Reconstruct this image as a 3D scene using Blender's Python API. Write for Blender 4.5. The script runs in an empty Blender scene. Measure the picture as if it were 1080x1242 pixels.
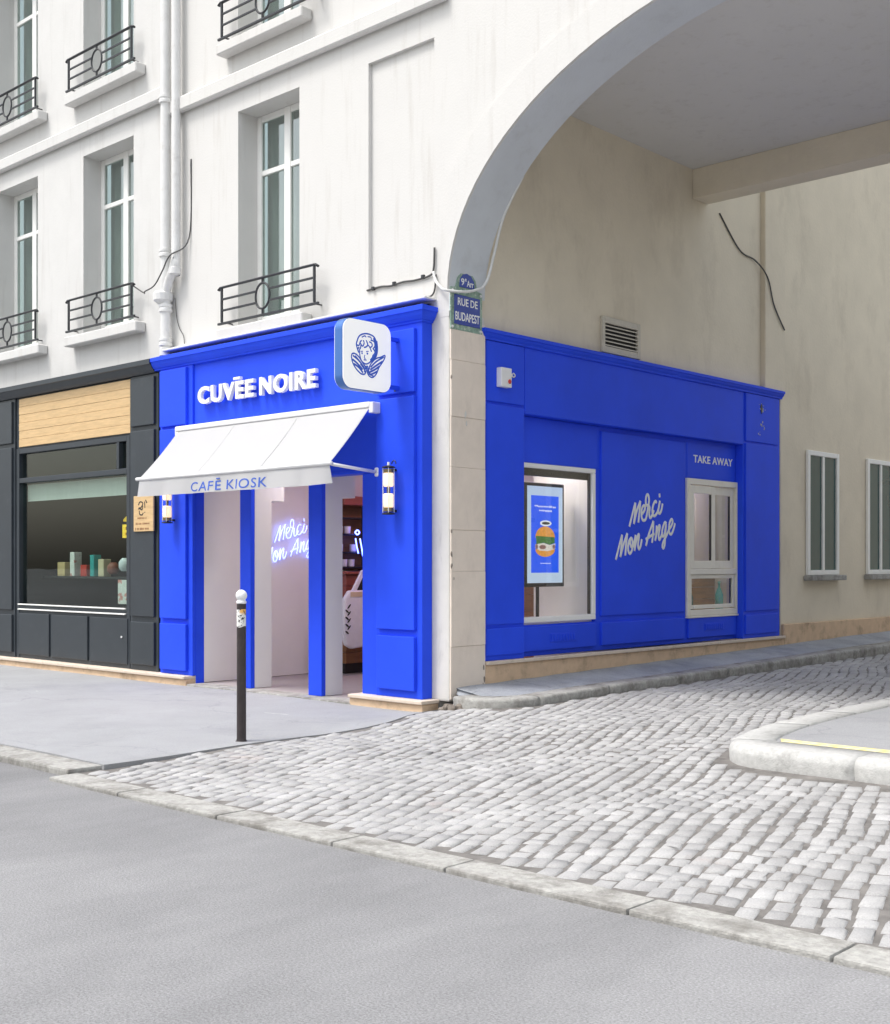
import bpy, bmesh, math, random
from mathutils import Vector
random.seed(7)
# script lettering and emblem, as strokes in metres about their own centre
SCRIPT = [[(-0.363,0.031),(-0.312,0.152),(-0.239,0.319)],[(-0.239,0.319),(-0.245,0.193),(-0.27,0.065)],[(-0.27,0.065),(-0.206,0.225),(-0.132,0.343)],[(-0.132,0.343),(-0.154,0.2),(-0.174,0.083)],[(-0.099,0.185),(-0.048,0.23),(-0.031,0.274),(-0.06,0.291),(-0.099,0.254),(-0.111,0.18),(-0.091,0.124),(-0.052,0.112),(-0.012,0.139),(0.022,0.236),(0.053,0.351),(0.039,0.416),(0.007,0.421),(-0.017,0.366),(-0.009,0.301),(0.043,0.294),(0.066,0.264),(0.057,0.202),(0.068,0.156),(0.093,0.151),(0.126,0.191),(0.156,0.241)],[(0.217,0.333),(0.192,0.353),(0.151,0.315),(0.124,0.24),(0.137,0.185),(0.179,0.175),(0.227,0.212),(0.262,0.271),(0.291,0.36)],[(0.291,0.36),(0.262,0.271),(0.259,0.219),(0.291,0.208),(0.326,0.253),(0.348,0.329)],[(0.278,0.45),(0.287,0.404)],[(-0.638,-0.362),(-0.582,-0.224),(-0.512,-0.069)],[(-0.512,-0.069),(-0.528,-0.224),(-0.549,-0.33)],[(-0.549,-0.33),(-0.482,-0.181),(-0.405,-0.05)],[(-0.405,-0.05),(-0.429,-0.18),(-0.447,-0.313)],[(-0.327,-0.106),(-0.366,-0.137),(-0.39,-0.214),(-0.376,-0.272),(-0.345,-0.287),(-0.307,-0.239),(-0.295,-0.161),(-0.313,-0.112),(-0.336,-0.109),(-0.348,-0.153),(-0.322,-0.209),(-0.282,-0.196),(-0.232,-0.066)],[(-0.232,-0.066),(-0.241,-0.161),(-0.257,-0.256)],[(-0.257,-0.256),(-0.221,-0.143),(-0.178,-0.063),(-0.161,-0.075),(-0.181,-0.177),(-0.163,-0.234),(-0.128,-0.194),(-0.103,-0.115)],[(-0.014,-0.195),(0.049,-0.052),(0.148,0.11)],[(0.148,0.11),(0.141,-0.033),(0.118,-0.156)],[(-0.02,-0.116),(0.069,-0.08),(0.167,-0.043)],[(0.219,0.057),(0.209,-0.031),(0.186,-0.129)],[(0.186,-0.129),(0.23,-0.013),(0.271,0.056),(0.289,0.041),(0.262,-0.057),(0.278,-0.115),(0.316,-0.074),(0.345,-0.02)],[(0.432,0.087),(0.398,0.099),(0.353,0.034),(0.334,-0.038),(0.355,-0.075),(0.395,-0.037),(0.426,0.08)],[(0.426,0.08),(0.408,-0.072),(0.397,-0.17),(0.371,-0.217),(0.345,-0.198),(0.363,-0.144),(0.436,-0.063),(0.493,0.019)],[(0.493,0.019),(0.55,0.065),(0.576,0.119),(0.547,0.142),(0.504,0.091),(0.491,0.01),(0.512,-0.036),(0.55,-0.039),(0.596,0.021),(0.629,0.094)]]
EMBLEM = [(0.0048,[(-0.12,0.019),(-0.149,0.085),(-0.14,0.125),(-0.117,0.17),(-0.078,0.197),(-0.02,0.212),(0.039,0.209),(0.088,0.191),(0.117,0.145),(0.129,0.089),(0.119,0.024),(0.078,-0.024)]),(0.0125,[(0.109,0.158),(0.118,0.095),(0.111,0.037),(0.084,-0.009),(0.044,-0.051)]),(0.0081,[(0.078,0.182),(0.105,0.15),(0.099,0.121)]),(0.0044,[(-0.145,0.089),(-0.117,0.085),(-0.097,0.124),(-0.078,0.139)]),(0.0044,[(-0.097,0.11),(-0.068,0.084),(-0.047,0.116),(-0.059,0.144)]),(0.0048,[(-0.02,0.148),(0.001,0.108),(-0.02,0.084),(-0.049,0.074)]),(0.0044,[(0.019,0.139),(0.052,0.129),(0.06,0.102),(0.029,0.082)]),(0.0044,[(0.039,0.156),(0.086,0.148),(0.096,0.106),(0.068,0.073)]),(0.0044,[(0.078,0.076),(0.099,0.043),(0.068,0.01)]),(0.0044,[(-0.113,0.071),(-0.132,0.042),(-0.115,0.016)]),(0.0037,[(-0.078,0.169),(-0.039,0.188),(-0.02,0.176)]),(0.0037,[(-0.001,0.186),(0.039,0.184),(0.053,0.165)]),(0.0044,[(-0.088,0.097),(-0.093,0.068),(-0.105,0.052)]),(0.0041,[(-0.001,0.105),(0.024,0.09),(0.053,0.044)]),(0.0041,[(-0.107,0.052),(-0.103,-0.011),(-0.08,-0.059),(-0.03,-0.083),(0.019,-0.067),(0.053,-0.034),(0.068,0.01)]),(0.0059,[(-0.082,0.015),(-0.067,0.015)]),(0.0059,[(-0.014,0.02),(0.005,0.021)]),(0.003,[(-0.092,0.031),(-0.063,0.036)]),(0.003,[(-0.022,0.039),(0.013,0.045)]),(0.003,[(-0.037,0.004),(-0.045,-0.026),(-0.03,-0.029)]),(0.0037,[(-0.053,-0.048),(-0.036,-0.044),(-0.016,-0.045)]),(0.0044,[(-0.214,-0.032),(-0.203,-0.005),(-0.165,0.0),(-0.117,-0.025),(-0.078,-0.064),(-0.039,-0.102),(-0.02,-0.135),(-0.036,-0.179),(-0.078,-0.187),(-0.117,-0.169),(-0.165,-0.132),(-0.201,-0.082),(-0.214,-0.032)]),(0.0052,[(-0.195,-0.021),(-0.12,-0.059),(-0.049,-0.117)]),(0.0059,[(-0.201,-0.058),(-0.136,-0.092),(-0.068,-0.141)]),(0.0059,[(-0.184,-0.098),(-0.117,-0.127),(-0.063,-0.172)]),(0.0037,[(-0.165,-0.019),(-0.088,-0.079),(-0.03,-0.136)]),(0.0052,[(-0.097,-0.088),(-0.049,-0.131),(-0.039,-0.166)]),(0.0044,[(0.014,-0.118),(0.058,-0.055),(0.117,-0.012),(0.177,0.008),(0.234,0.032),(0.223,-0.008),(0.187,-0.055),(0.149,-0.101),(0.117,-0.162),(0.068,-0.203),(0.019,-0.194),(-0.006,-0.155),(0.014,-0.118)]),(0.0052,[(0.039,-0.107),(0.117,-0.042),(0.217,0.013)]),(0.0059,[(0.035,-0.132),(0.127,-0.075),(0.201,-0.031)]),(0.0059,[(0.024,-0.158),(0.097,-0.123),(0.159,-0.084)]),(0.0059,[(0.029,-0.183),(0.088,-0.158),(0.132,-0.135)]),(0.0044,[(-0.001,-0.14),(0.039,-0.178),(0.078,-0.191)]),(0.0066,[(0.024,-0.109),(0.009,-0.146),(0.029,-0.179)]),(0.0052,[(-0.025,-0.1),(-0.012,-0.127),(-0.001,-0.097)])]
R = math.radians
scene = bpy.context.scene

# ------------------------------------------------------------------ camera, sky, sun, exposure
CAM = (8.2253, -8.9017, 1.455)
cd = bpy.data.cameras.new('camera'); cam = bpy.data.objects.new('camera', cd)
scene.collection.objects.link(cam); scene.camera = cam
cam.location = CAM; cam.rotation_euler = (R(90), 0, R(42.93))
cd.sensor_fit = 'HORIZONTAL'; cd.sensor_width = 36; cd.lens = 49.83; cd.shift_y = 0.0588
cd.clip_start = .05; cd.clip_end = 2000

SUN_EL, SUN_AZ = 62, 206          # degrees; azimuth clockwise from +Y
w = bpy.data.worlds.new('World'); scene.world = w; w.use_nodes = True
nt = w.node_tree; nt.nodes.clear()
out = nt.nodes.new('ShaderNodeOutputWorld'); bg = nt.nodes.new('ShaderNodeBackground')
sky = nt.nodes.new('ShaderNodeTexSky'); sky.sky_type = 'NISHITA'; sky.sun_disc = False
sky.sun_elevation = R(SUN_EL); sky.sun_rotation = R(SUN_AZ); sky.air_density = 1.6; sky.dust_density = 4.0; sky.ozone_density = 1.0
hs = nt.nodes.new('ShaderNodeHueSaturation'); hs.inputs['Saturation'].default_value = .42
nt.links.new(sky.outputs[0], hs.inputs['Color']); nt.links.new(hs.outputs[0], bg.inputs[0]); nt.links.new(bg.outputs[0], out.inputs[0])
bg.inputs[1].default_value = .15
sd = bpy.data.lights.new('sun', 'SUN'); sd.energy = 1.15; sd.angle = R(14); sd.color = (1, .97, .93)
sun = bpy.data.objects.new('sun', sd); scene.collection.objects.link(sun)
az, el = R(SUN_AZ), R(SUN_EL)
sv = Vector((math.sin(az)*math.cos(el), math.cos(az)*math.cos(el), math.sin(el)))
sun.rotation_euler = sv.to_track_quat('Z', 'Y').to_euler(); sun.location = (0, -8, 14)
vs = scene.view_settings; vs.view_transform = 'Standard'; vs.look = 'None'; vs.gamma = 1; vs.use_curve_mapping = False
vs.exposure = 0.85
scene.render.engine = 'CYCLES'; scene.cycles.max_bounces = 10; scene.cycles.transparent_max_bounces = 16

# ------------------------------------------------------------------ materials
MATS = {}
def mat(name, col, rough=.6, metal=0., var=.06, vscale=3., bump=0., bscale=60., stain=None, spec=.5, coat=0., emit=None, estr=0., stretch=(1, 1, 1), island=0., grain=0., gscale=160., crack=0.):
    m = bpy.data.materials.new(name); m.use_nodes = True; n = m.node_tree; b = n.nodes['Principled BSDF']
    L = n.links.new
    b.inputs['Roughness'].default_value = rough; b.inputs['Metallic'].default_value = metal
    b.inputs['Specular IOR Level'].default_value = spec; b.inputs['Coat Weight'].default_value = coat; b.inputs['Coat Roughness'].default_value = .25
    geo = n.nodes.new('ShaderNodeNewGeometry'); mp = n.nodes.new('ShaderNodeMapping'); mp.inputs['Scale'].default_value = stretch
    L(geo.outputs['Position'], mp.inputs['Vector'])
    nz = n.nodes.new('ShaderNodeTexNoise'); nz.inputs['Scale'].default_value = vscale; nz.inputs['Detail'].default_value = 8; nz.inputs['Roughness'].default_value = .62
    L(mp.outputs[0], nz.inputs['Vector'])
    mr = n.nodes.new('ShaderNodeMapRange'); mr.inputs[1].default_value = .28; mr.inputs[2].default_value = .72
    mr.inputs[3].default_value = 1-var; mr.inputs[4].default_value = 1+var; L(nz.outputs['Fac'], mr.inputs[0])
    fac = mr.outputs[0]
    if island:
        oi = n.nodes.new('ShaderNodeObjectInfo'); ad = n.nodes.new('ShaderNodeMath'); ad.operation = 'ADD'
        L(oi.outputs['Random'], ad.inputs[0]); L(geo.outputs['Random Per Island'], ad.inputs[1])
        fr = n.nodes.new('ShaderNodeMath'); fr.operation = 'FRACT'; L(ad.outputs[0], fr.inputs[0])
        m2 = n.nodes.new('ShaderNodeMapRange'); m2.inputs[3].default_value = 1-island; m2.inputs[4].default_value = 1+island; L(fr.outputs[0], m2.inputs[0])
        mu = n.nodes.new('ShaderNodeMath'); mu.operation = 'MULTIPLY'; L(m2.outputs[0], mu.inputs[0]); L(fac, mu.inputs[1]); fac = mu.outputs[0]
    vm = n.nodes.new('ShaderNodeVectorMath'); vm.operation = 'SCALE'; vm.inputs[0].default_value = col[:3]; L(fac, vm.inputs['Scale'])
    cout = vm.outputs[0]
    if stain:
        scol, sscale, lo, hi, amt = stain[:5]; sst = stain[5] if len(stain) > 5 else (1, 1, 1)
        mp2 = n.nodes.new('ShaderNodeMapping'); mp2.inputs['Scale'].default_value = sst; mp2.inputs['Location'].default_value = (3.1, 7.7, 1.3)
        L(geo.outputs['Position'], mp2.inputs['Vector'])
        n2 = n.nodes.new('ShaderNodeTexNoise'); n2.inputs['Scale'].default_value = sscale; n2.inputs['Detail'].default_value = 10; n2.inputs['Roughness'].default_value = .68
        L(mp2.outputs[0], n2.inputs['Vector'])
        r2 = n.nodes.new('ShaderNodeMapRange'); r2.inputs[1].default_value = lo; r2.inputs[2].default_value = hi; r2.inputs[4].default_value = amt; L(n2.outputs['Fac'], r2.inputs[0])
        mx = n.nodes.new('ShaderNodeMix'); mx.data_type = 'RGBA'; L(r2.outputs[0], mx.inputs['Factor']); L(cout, mx.inputs[6]); mx.inputs[7].default_value = (*scol, 1)
        cout = mx.outputs[2]
    if grain:
        ng = n.nodes.new('ShaderNodeTexNoise'); ng.inputs['Scale'].default_value = gscale; ng.inputs['Detail'].default_value = 2; L(geo.outputs['Position'], ng.inputs['Vector'])
        rg = n.nodes.new('ShaderNodeMapRange'); rg.inputs[1].default_value = .3; rg.inputs[2].default_value = .7; rg.inputs[3].default_value = 1-grain; rg.inputs[4].default_value = 1+grain; L(ng.outputs['Fac'], rg.inputs[0])
        v2 = n.nodes.new('ShaderNodeVectorMath'); v2.operation = 'SCALE'; L(cout, v2.inputs[0]); L(rg.outputs[0], v2.inputs['Scale']); cout = v2.outputs[0]
    if crack:
        nd = n.nodes.new('ShaderNodeTexNoise'); nd.inputs['Scale'].default_value = 1.7; nd.inputs['Detail'].default_value = 6; L(geo.outputs['Position'], nd.inputs['Vector'])
        va_ = n.nodes.new('ShaderNodeVectorMath'); va_.operation = 'MULTIPLY_ADD'; L(nd.outputs['Color'], va_.inputs[0]); va_.inputs[1].default_value = (.9, .9, 0); L(geo.outputs['Position'], va_.inputs[2])
        vo_ = n.nodes.new('ShaderNodeTexVoronoi'); vo_.feature = 'DISTANCE_TO_EDGE'; vo_.inputs['Scale'].default_value = .42; L(va_.outputs[0], vo_.inputs['Vector'])
        rc = n.nodes.new('ShaderNodeMapRange'); rc.inputs[1].default_value = 0; rc.inputs[2].default_value = .006; rc.inputs[3].default_value = 1-crack; rc.inputs[4].default_value = 1; L(vo_.outputs['Distance'], rc.inputs[0])
        v3 = n.nodes.new('ShaderNodeVectorMath'); v3.operation = 'SCALE'; L(cout, v3.inputs[0]); L(rc.outputs[0], v3.inputs['Scale']); cout = v3.outputs[0]
    L(cout, b.inputs['Base Color'])
    rr = n.nodes.new('ShaderNodeMapRange'); rr.inputs[3].default_value = max(0, rough-.08); rr.inputs[4].default_value = min(1, rough+.08); L(nz.outputs['Fac'], rr.inputs[0]); L(rr.outputs[0], b.inputs['Roughness'])
    if bump:
        n3 = n.nodes.new('ShaderNodeTexNoise'); n3.inputs['Scale'].default_value = bscale; n3.inputs['Detail'].default_value = 6; L(geo.outputs['Position'], n3.inputs['Vector'])
        bp = n.nodes.new('ShaderNodeBump'); bp.inputs['Strength'].default_value = bump; bp.inputs['Distance'].default_value = .01; L(n3.outputs['Fac'], bp.inputs['Height']); L(bp.outputs[0], b.inputs['Normal'])
    if emit:
        b.inputs['Emission Color'].default_value = (*emit, 1); b.inputs['Emission Strength'].default_value = estr
    MATS[name] = m; return m

mat('blue', (.026, .082, .82), .42, var=.09, vscale=1.1, bump=.05, bscale=35, stain=((.035, .10, .80), 5, .58, .78, .4), spec=.10)
mat('facade_white', (.64, .63, .61), .85, var=.018, vscale=2.2, bump=.18, bscale=45, stain=((.44, .41, .37), 1.7, .54, .80, .5, (4.5, 4.5, .4)))
mat('facade_white2', (.62, .615, .60), .85, var=.035, vscale=2.6, bump=.2, bscale=40, stain=((.42, .40, .37), 1.5, .54, .80, .5, (4.5, 4.5, .4)))
mat('arch_paint', (.60, .63, .66), .85, var=.04, vscale=3, bump=.2, bscale=50, stain=((.42, .42, .42), 3, .55, .8, .5))
mat('beige_stone', (.78, .685, .59), .85, island=.035, var=.05, vscale=4, bump=.25, bscale=70, stain=((.58, .50, .43), 2.3, .52, .78, .6, (2, 2, .8)))
mat('pier_white', (.66, .645, .61), .85, var=.05, vscale=5, bump=.3, bscale=50, stain=((.36, .35, .33), 2.6, .54, .76, .6, (3, 3, .7)))
mat('passage_plaster', (.72, .65, .52), .9, var=.07, vscale=1.2, bump=.3, bscale=26, stain=((.42, .36, .28), 1.2, .52, .80, .5, (1.5, 1.5, .7)))
mat('plinth', (.66, .48, .32), .8, var=.10, vscale=7, bump=.35, bscale=80, stain=((.22, .15, .09), 3.5, .50, .74, .75))
mat('plinth_lip', (.66, .56, .46), .75, var=.08, vscale=9, bump=.25, bscale=80, stain=((.34, .27, .2), 5, .55, .75, .5))
mat('asphalt_walk', (.31, .315, .325), .9, grain=.12, gscale=120, crack=.15, var=.09, vscale=1.3, bump=.35, bscale=180, stain=((.22, .225, .235), .9, .52, .72, .5))
mat('asphalt_side', (.31, .33, .365), .9, grain=.16, gscale=110, crack=.3, var=.12, vscale=2.3, bump=.4, bscale=170, stain=((.15, .155, .165), 1.6, .5, .72, .6))
mat('asphalt_road', (.25, .25, .255), .9, grain=.24, gscale=95, crack=.0, var=.10, vscale=.9, bump=.5, bscale=150, stain=((.15, .15, .155), .5, .42, .66, .8, (1, .35, 1)))
mat('cobble', (.36, .357, .355), .75, grain=.12, gscale=130, var=.20, vscale=2.2, bump=.45, bscale=95, stain=((.38, .29, .265), .8, .60, .70, .45), island=.10)
mat('cobble_joint', (.17, .16, .15), .95, var=.3, vscale=9, bump=.5, bscale=120, stain=((.08, .076, .07), 5, .52, .62, .6))
mat('granite', (.36, .355, .335), .85, var=.25, vscale=26, bump=.6, bscale=90, stain=((.12, .11, .095), 4.5, .46, .66, .75))
mat('granite_pale', (.47, .47, .455), .85, var=.15, vscale=26, bump=.5, bscale=90, stain=((.20, .19, .18), 5, .54, .72, .7))
mat('yellow_paint', (.78, .66, .22), .8, var=.12, vscale=20, stain=((.6, .59, .56), 14, .42, .6, .8))
mat('slate', (.030, .038, .047), .45, var=.10, vscale=5, bump=.12, bscale=50, stain=((.06, .07, .08), 5, .55, .75, .4))
mat('black', (.012, .012, .014), .45, var=.1, vscale=9)
mat('iron', (.035, .037, .042), .5, metal=.2, var=.2, vscale=20, bump=.1, bscale=120)
mat('bollard', (.035, .027, .028), .45, var=.25, vscale=14, bump=.15, bscale=60, stain=((.09, .07, .06), 18, .58, .72, .5))
mat('wood_light', (.62, .43, .22), .55, var=.14, vscale=5, stretch=(1, 1, 9), stain=((.45, .28, .12), 3, .5, .75, .4, (.6, .6, 12)))
mat('wood_dark', (.24, .11, .045), .5, var=.25, vscale=4, stretch=(1, 1, 7))
mat('wood_counter', (.42, .21, .07), .5, var=.3, vscale=4, stretch=(1, 1, 7))
mat('wood_red', (.26, .075, .055), .5, var=.2, vscale=4, stretch=(1, 1, 6))
mat('awning', (.62, .62, .615), .9, var=.015, vscale=6, bump=.05, bscale=260)
mat('white_metal', (.80, .80, .80), .4, var=.02, vscale=8)
mat('white_letter', (.86, .86, .85), .4, var=.01)
mat('white_print', (.82, .83, .84), .6, var=.04, vscale=30)
mat('awning_blue', (.05, .12, .50), .8, var=.08, vscale=30)
mat('sign_face', (.87, .87, .86), .35, var=.01, emit=(1, 1, .98), estr=.18)
mat('sign_edge', (.07, .18, .48), .35, metal=.5, var=.05, vscale=10)
mat('emblem', (.04, .12, .60), .5, var=.04)
mat('enamel_blue', (.008, .035, .30), .25, var=.08, vscale=14, coat=.4)
mat('enamel_green', (.22, .33, .26), .4, var=.35, vscale=26, stain=((.55, .62, .52), 30, .52, .6, .8))
mat('sash', (.78, .75, .67), .5, var=.04, vscale=6, stain=((.5, .46, .38), 6, .58, .75, .4))
mat('frame_white', (.86, .86, .83), .5, var=.03, vscale=6)
mat('inner_white', (.80, .78, .75), .7, var=.02, vscale=3)
mat('inner_floor', (.36, .33, .33), .55, var=.08, vscale=5)
mat('neon', (.9, .95, 1), .3, emit=(.17, .25, 1.0), estr=1.6)
mat('neon_reflection_glow', (.5, .6, 1), .3, emit=(.10, .16, 1.0), estr=5)
mat('lamp_warm', (.9, .85, .75), .4, emit=(1, .66, .30), estr=.55)
mat('unseen_ceiling_lamp', (.9, .85, .8), .4, emit=(1, .88, .80), estr=38)
mat('ceiling_lamp_pink', (.9, .8, .8), .4, emit=(1, .42, .72), estr=26)
mat('brass', (.32, .25, .13), .35, metal=.9, var=.1)
mat('pipe_grey', (.70, .70, .69), .7, var=.06, vscale=6, bump=.1, bscale=30, stain=((.45, .43, .4), 5, .55, .75, .5))
mat('cable_dark', (.07, .07, .07), .6); mat('cable_white', (.72, .72, .70), .6, var=.1, vscale=20)
mat('louver', (.56, .52, .44), .6, var=.08, vscale=10); mat('red_plastic', (.55, .03, .02), .3)
mat('screen_pale', (.45, .55, .68), .3, emit=(.45, .55, .68), estr=.45)
mat('screen_blue', (.01, .08, .55), .3, emit=(.0, .07, .75), estr=.55)
mat('screen_white', (.8, .82, .85), .4, emit=(.8, .82, .85), estr=.35)
mat('bun', (.75, .30, .04), .5, var=.25, vscale=30, emit=(.75, .30, .04), estr=.35)
mat('lettuce', (.05, .17, .03), .5, var=.7, vscale=60, emit=(.05, .17, .03), estr=.35)
mat('filling', (.78, .70, .62), .5, var=.2, vscale=50, emit=(.78, .70, .62), estr=.3)
mat('ham', (.72, .36, .30), .5, var=.2, vscale=50)
mat('teal_glass', (.03, .36, .36), .15, var=.1); mat('dark_bottle', (.02, .07, .07), .15)
mat('tote', (.72, .72, .76), .8, var=.05, vscale=12); mat('leaf_print', (.02, .025, .02), .7); mat('tan_cloth', (.62, .5, .34), .8)
mat('blind', (.62, .55, .45), .8, var=.05, vscale=6); mat('rubble', (.22, .19, .16), .9, var=.3, vscale=18, bump=.6, bscale=60)
mat('yellow_letter', (.8, .5, .03), .5, emit=(.8, .5, .03), estr=.4); mat('poster', (.72, .68, .66), .7, var=.15, vscale=18, stain=((.6, .12, .10), 9, .55, .6, .8))
mat('sticker', (.78, .78, .76), .6, var=.1, vscale=30, stain=((.03, .03, .03), 42, .52, .56, 1)); mat('sticker_orange', (.8, .45, .12), .6, stain=((.02, .02, .02), 40, .54, .58, 1))
mat('opp_wall', (.60, .53, .43), .9, var=.06, vscale=1.5, stain=((.45, .38, .3), 1.2, .55, .8, .5))
mat('curtain', (.62, .62, .60), .9, var=.08, vscale=5, stretch=(8, 8, .3))
mat('ground_base', (.2, .2, .2), .95, var=.1)
mat('chip', (.50, .50, .50), .8, var=.5, vscale=60); mat('bluish_shutter', (.30, .36, .36), .6, var=.08, vscale=6)

def translucent(name, amt):
    n = MATS[name].node_tree; b = n.nodes['Principled BSDF']; o = n.nodes['Material Output']; tr = n.nodes.new('ShaderNodeBsdfTranslucent'); tr.inputs[0].default_value = (.72, .72, .71, 1)
    mx = n.nodes.new('ShaderNodeMixShader'); mx.inputs[0].default_value = amt; n.links.new(b.outputs[0], mx.inputs[1]); n.links.new(tr.outputs[0], mx.inputs[2]); n.links.new(mx.outputs[0], o.inputs[0])
translucent('awning', .35)
def glass(name, tint, fres=.04):
    m = bpy.data.materials.new(name); m.use_nodes = True; n = m.node_tree; n.nodes.clear(); L = n.links.new
    o = n.nodes.new('ShaderNodeOutputMaterial'); mx = n.nodes.new('ShaderNodeMixShader'); t = n.nodes.new('ShaderNodeBsdfTransparent'); g = n.nodes.new('ShaderNodeBsdfGlossy')
    lw = n.nodes.new('ShaderNodeLayerWeight'); lw.inputs[0].default_value = .5
    pw = n.nodes.new('ShaderNodeMath'); pw.operation = 'POWER'; pw.inputs[1].default_value = 4.; L(lw.outputs['Facing'], pw.inputs[0])
    f = n.nodes.new('ShaderNodeMath'); f.operation = 'MULTIPLY_ADD'; f.inputs[1].default_value = .45; f.inputs[2].default_value = fres; L(pw.outputs[0], f.inputs[0]); g.inputs['Roughness'].default_value = .01; t.inputs[0].default_value = (*tint, 1)
    nz = n.nodes.new('ShaderNodeTexNoise'); nz.inputs['Scale'].default_value = 1.3; ge = n.nodes.new('ShaderNodeNewGeometry'); L(ge.outputs['Position'], nz.inputs['Vector'])
    bp = n.nodes.new('ShaderNodeBump'); bp.inputs['Strength'].default_value = .04; bp.inputs['Distance'].default_value = .02; L(nz.outputs['Fac'], bp.inputs['Height']); L(bp.outputs[0], g.inputs['Normal'])
    L(f.outputs[0], mx.inputs[0]); L(t.outputs[0], mx.inputs[1]); L(g.outputs[0], mx.inputs[2]); L(mx.outputs[0], o.inputs[0]); MATS[name] = m
glass('glass', (.95, .97, .96), .06); glass('glass_dark', (.75, .82, .80), .2); glass('glass_shop', (.85, .92, .89), .05); glass('glass_tube', (.98, .98, .97), .02)

# ------------------------------------------------------------------ builders
WORLD = {}
def link(name, me, m, parent=None, smooth=False, origin=None):
    if me.vertices:
        co = [v.co for v in me.vertices]
        lo = Vector([min(c[i] for c in co) for i in range(3)]); hi = Vector([max(c[i] for c in co) for i in range(3)])
        o = Vector(((lo.x+hi.x)/2, (lo.y+hi.y)/2, lo.z)) if origin is None else Vector(origin)
        for v in me.vertices: v.co -= o
    else: o = Vector((0, 0, 0))
    me.name = name
    if m: me.materials.clear(); me.materials.append(MATS[m])
    if smooth:
        for p in me.polygons: p.use_smooth = True
    ob = bpy.data.objects.new(name, me); scene.collection.objects.link(ob)
    WORLD[ob.name] = o
    if parent: ob.parent = parent; ob.location = o-WORLD[parent.name]
    else: ob.location = o
    return ob
def tag(o, label=None, cat=None, group=None, kind=None):
    if label: o['label'] = label
    if cat: o['category'] = cat
    if group: o['group'] = group
    if kind: o['kind'] = kind
    return o
def thing(name, label, cat, loc, group=None):
    o = bpy.data.objects.new(name, None); scene.collection.objects.link(o); o.location = loc; o.empty_display_size = .1
    WORLD[o.name] = Vector(loc); return tag(o, label, cat, group)
class MB:
    def __init__(s): s.v = []; s.f = []
    def add(s, v, f):
        n = len(s.v); s.v += [tuple(p) for p in v]; s.f += [tuple(i+n for i in q) for q in f]; return s
    def box(s, x0, x1, y0, y1, z0, z1):
        return s.add([(x0,y0,z0),(x1,y0,z0),(x1,y1,z0),(x0,y1,z0),(x0,y0,z1),(x1,y0,z1),(x1,y1,z1),(x0,y1,z1)],
                     [(0,3,2,1),(4,5,6,7),(0,1,5,4),(1,2,6,5),(2,3,7,6),(3,0,4,7)])
    def quad(s, *p): return s.add(p, [tuple(range(len(p)))])
    def grid(s, P):                          # rows of points
        n = len(P[0]); v = [p for r in P for p in r]
        return s.add(v, [(i*n+j, i*n+j+1, (i+1)*n+j+1, (i+1)*n+j) for i in range(len(P)-1) for j in range(n-1)])
    def prism(s, prof, fn, a0, a1):          # prof 2D closed polygon, fn(u,v,a)->xyz
        n = len(prof); v = [fn(u, w_, a0) for u, w_ in prof]+[fn(u, w_, a1) for u, w_ in prof]
        f = [(i, (i+1) % n, n+(i+1) % n, n+i) for i in range(n)]+[tuple(range(n))[::-1], tuple(range(n, 2*n))]
        return s.add(v, f)
    def lathe(s, prof, c, seg=20, ax=2):     # prof (r,h) along axis
        P = []
        for r, h in prof:
            row = []
            for k in range(seg):
                a = 2*math.pi*k/seg; u, w_ = r*math.cos(a), r*math.sin(a)
                d = [(h, u, w_), (w_, h, u), (u, w_, h)][ax]; row.append((c[0]+d[0], c[1]+d[1], c[2]+d[2]))
            P.append(row)
        v = [p for r_ in P for p in r_]; f = [(i*seg+j, i*seg+(j+1) % seg, (i+1)*seg+(j+1) % seg, (i+1)*seg+j) for i in range(len(P)-1) for j in range(seg)]
        f += [tuple(range(seg))[::-1], tuple(range((len(P)-1)*seg, len(P)*seg))]
        return s.add(v, f)
    def tube(s, pts, r, seg=6, sq=(1, 1, 1), closed=False):
        pts = [Vector(p) for p in pts]; n = len(pts); P = []; up = Vector((0, 0, 1)); prev = None
        for i, p in enumerate(pts):
            if closed: t = pts[(i+1) % n]-pts[i-1]
            else: t = pts[min(i+1, n-1)]-pts[max(i-1, 0)]
            t = t.normalized() if t.length > 1e-9 else Vector((0, 0, 1))
            if prev is None: a = t.cross(up if abs(t.z) < .9 else Vector((1, 0, 0))).normalized()
            else: a = (prev-t*prev.dot(t)).normalized()
            prev = a; b = t.cross(a)
            rr = r[i] if isinstance(r, (list, tuple)) else r
            P.append([tuple(p[k]+sq[k]*rr*(a[k]*math.cos(q)+b[k]*math.sin(q)) for k in range(3)) for q in [2*math.pi*j/seg for j in range(seg)]])
        v = [q for r_ in P for q in r_]; m_ = n if closed else n-1
        f = [(i*seg+j, i*seg+(j+1) % seg, ((i+1) % n)*seg+(j+1) % seg, ((i+1) % n)*seg+j) for i in range(m_) for j in range(seg)]
        if not closed: f += [tuple(range(seg))[::-1], tuple(range((n-1)*seg, n*seg))]
        return s.add(v, f)
    def build(s, name, m, parent=None, bev=0., smooth=False, seg=1, fix=True, **kw):
        me = bpy.data.meshes.new(name); me.from_pydata(s.v, [], s.f); me.update()
        if bev or fix:
            b = bmesh.new(); b.from_mesh(me)
            if fix: bmesh.ops.recalc_face_normals(b, faces=b.faces)
            if bev: bmesh.ops.bevel(b, geom=[e for e in b.edges if len(e.link_faces) == 2 and e.calc_face_angle(0) > .5], offset=bev, segments=seg, affect='EDGES', profile=.6, clamp_overlap=True)
            b.to_mesh(me); b.free()
        return link(name, me, m, parent, smooth, **kw)
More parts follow.
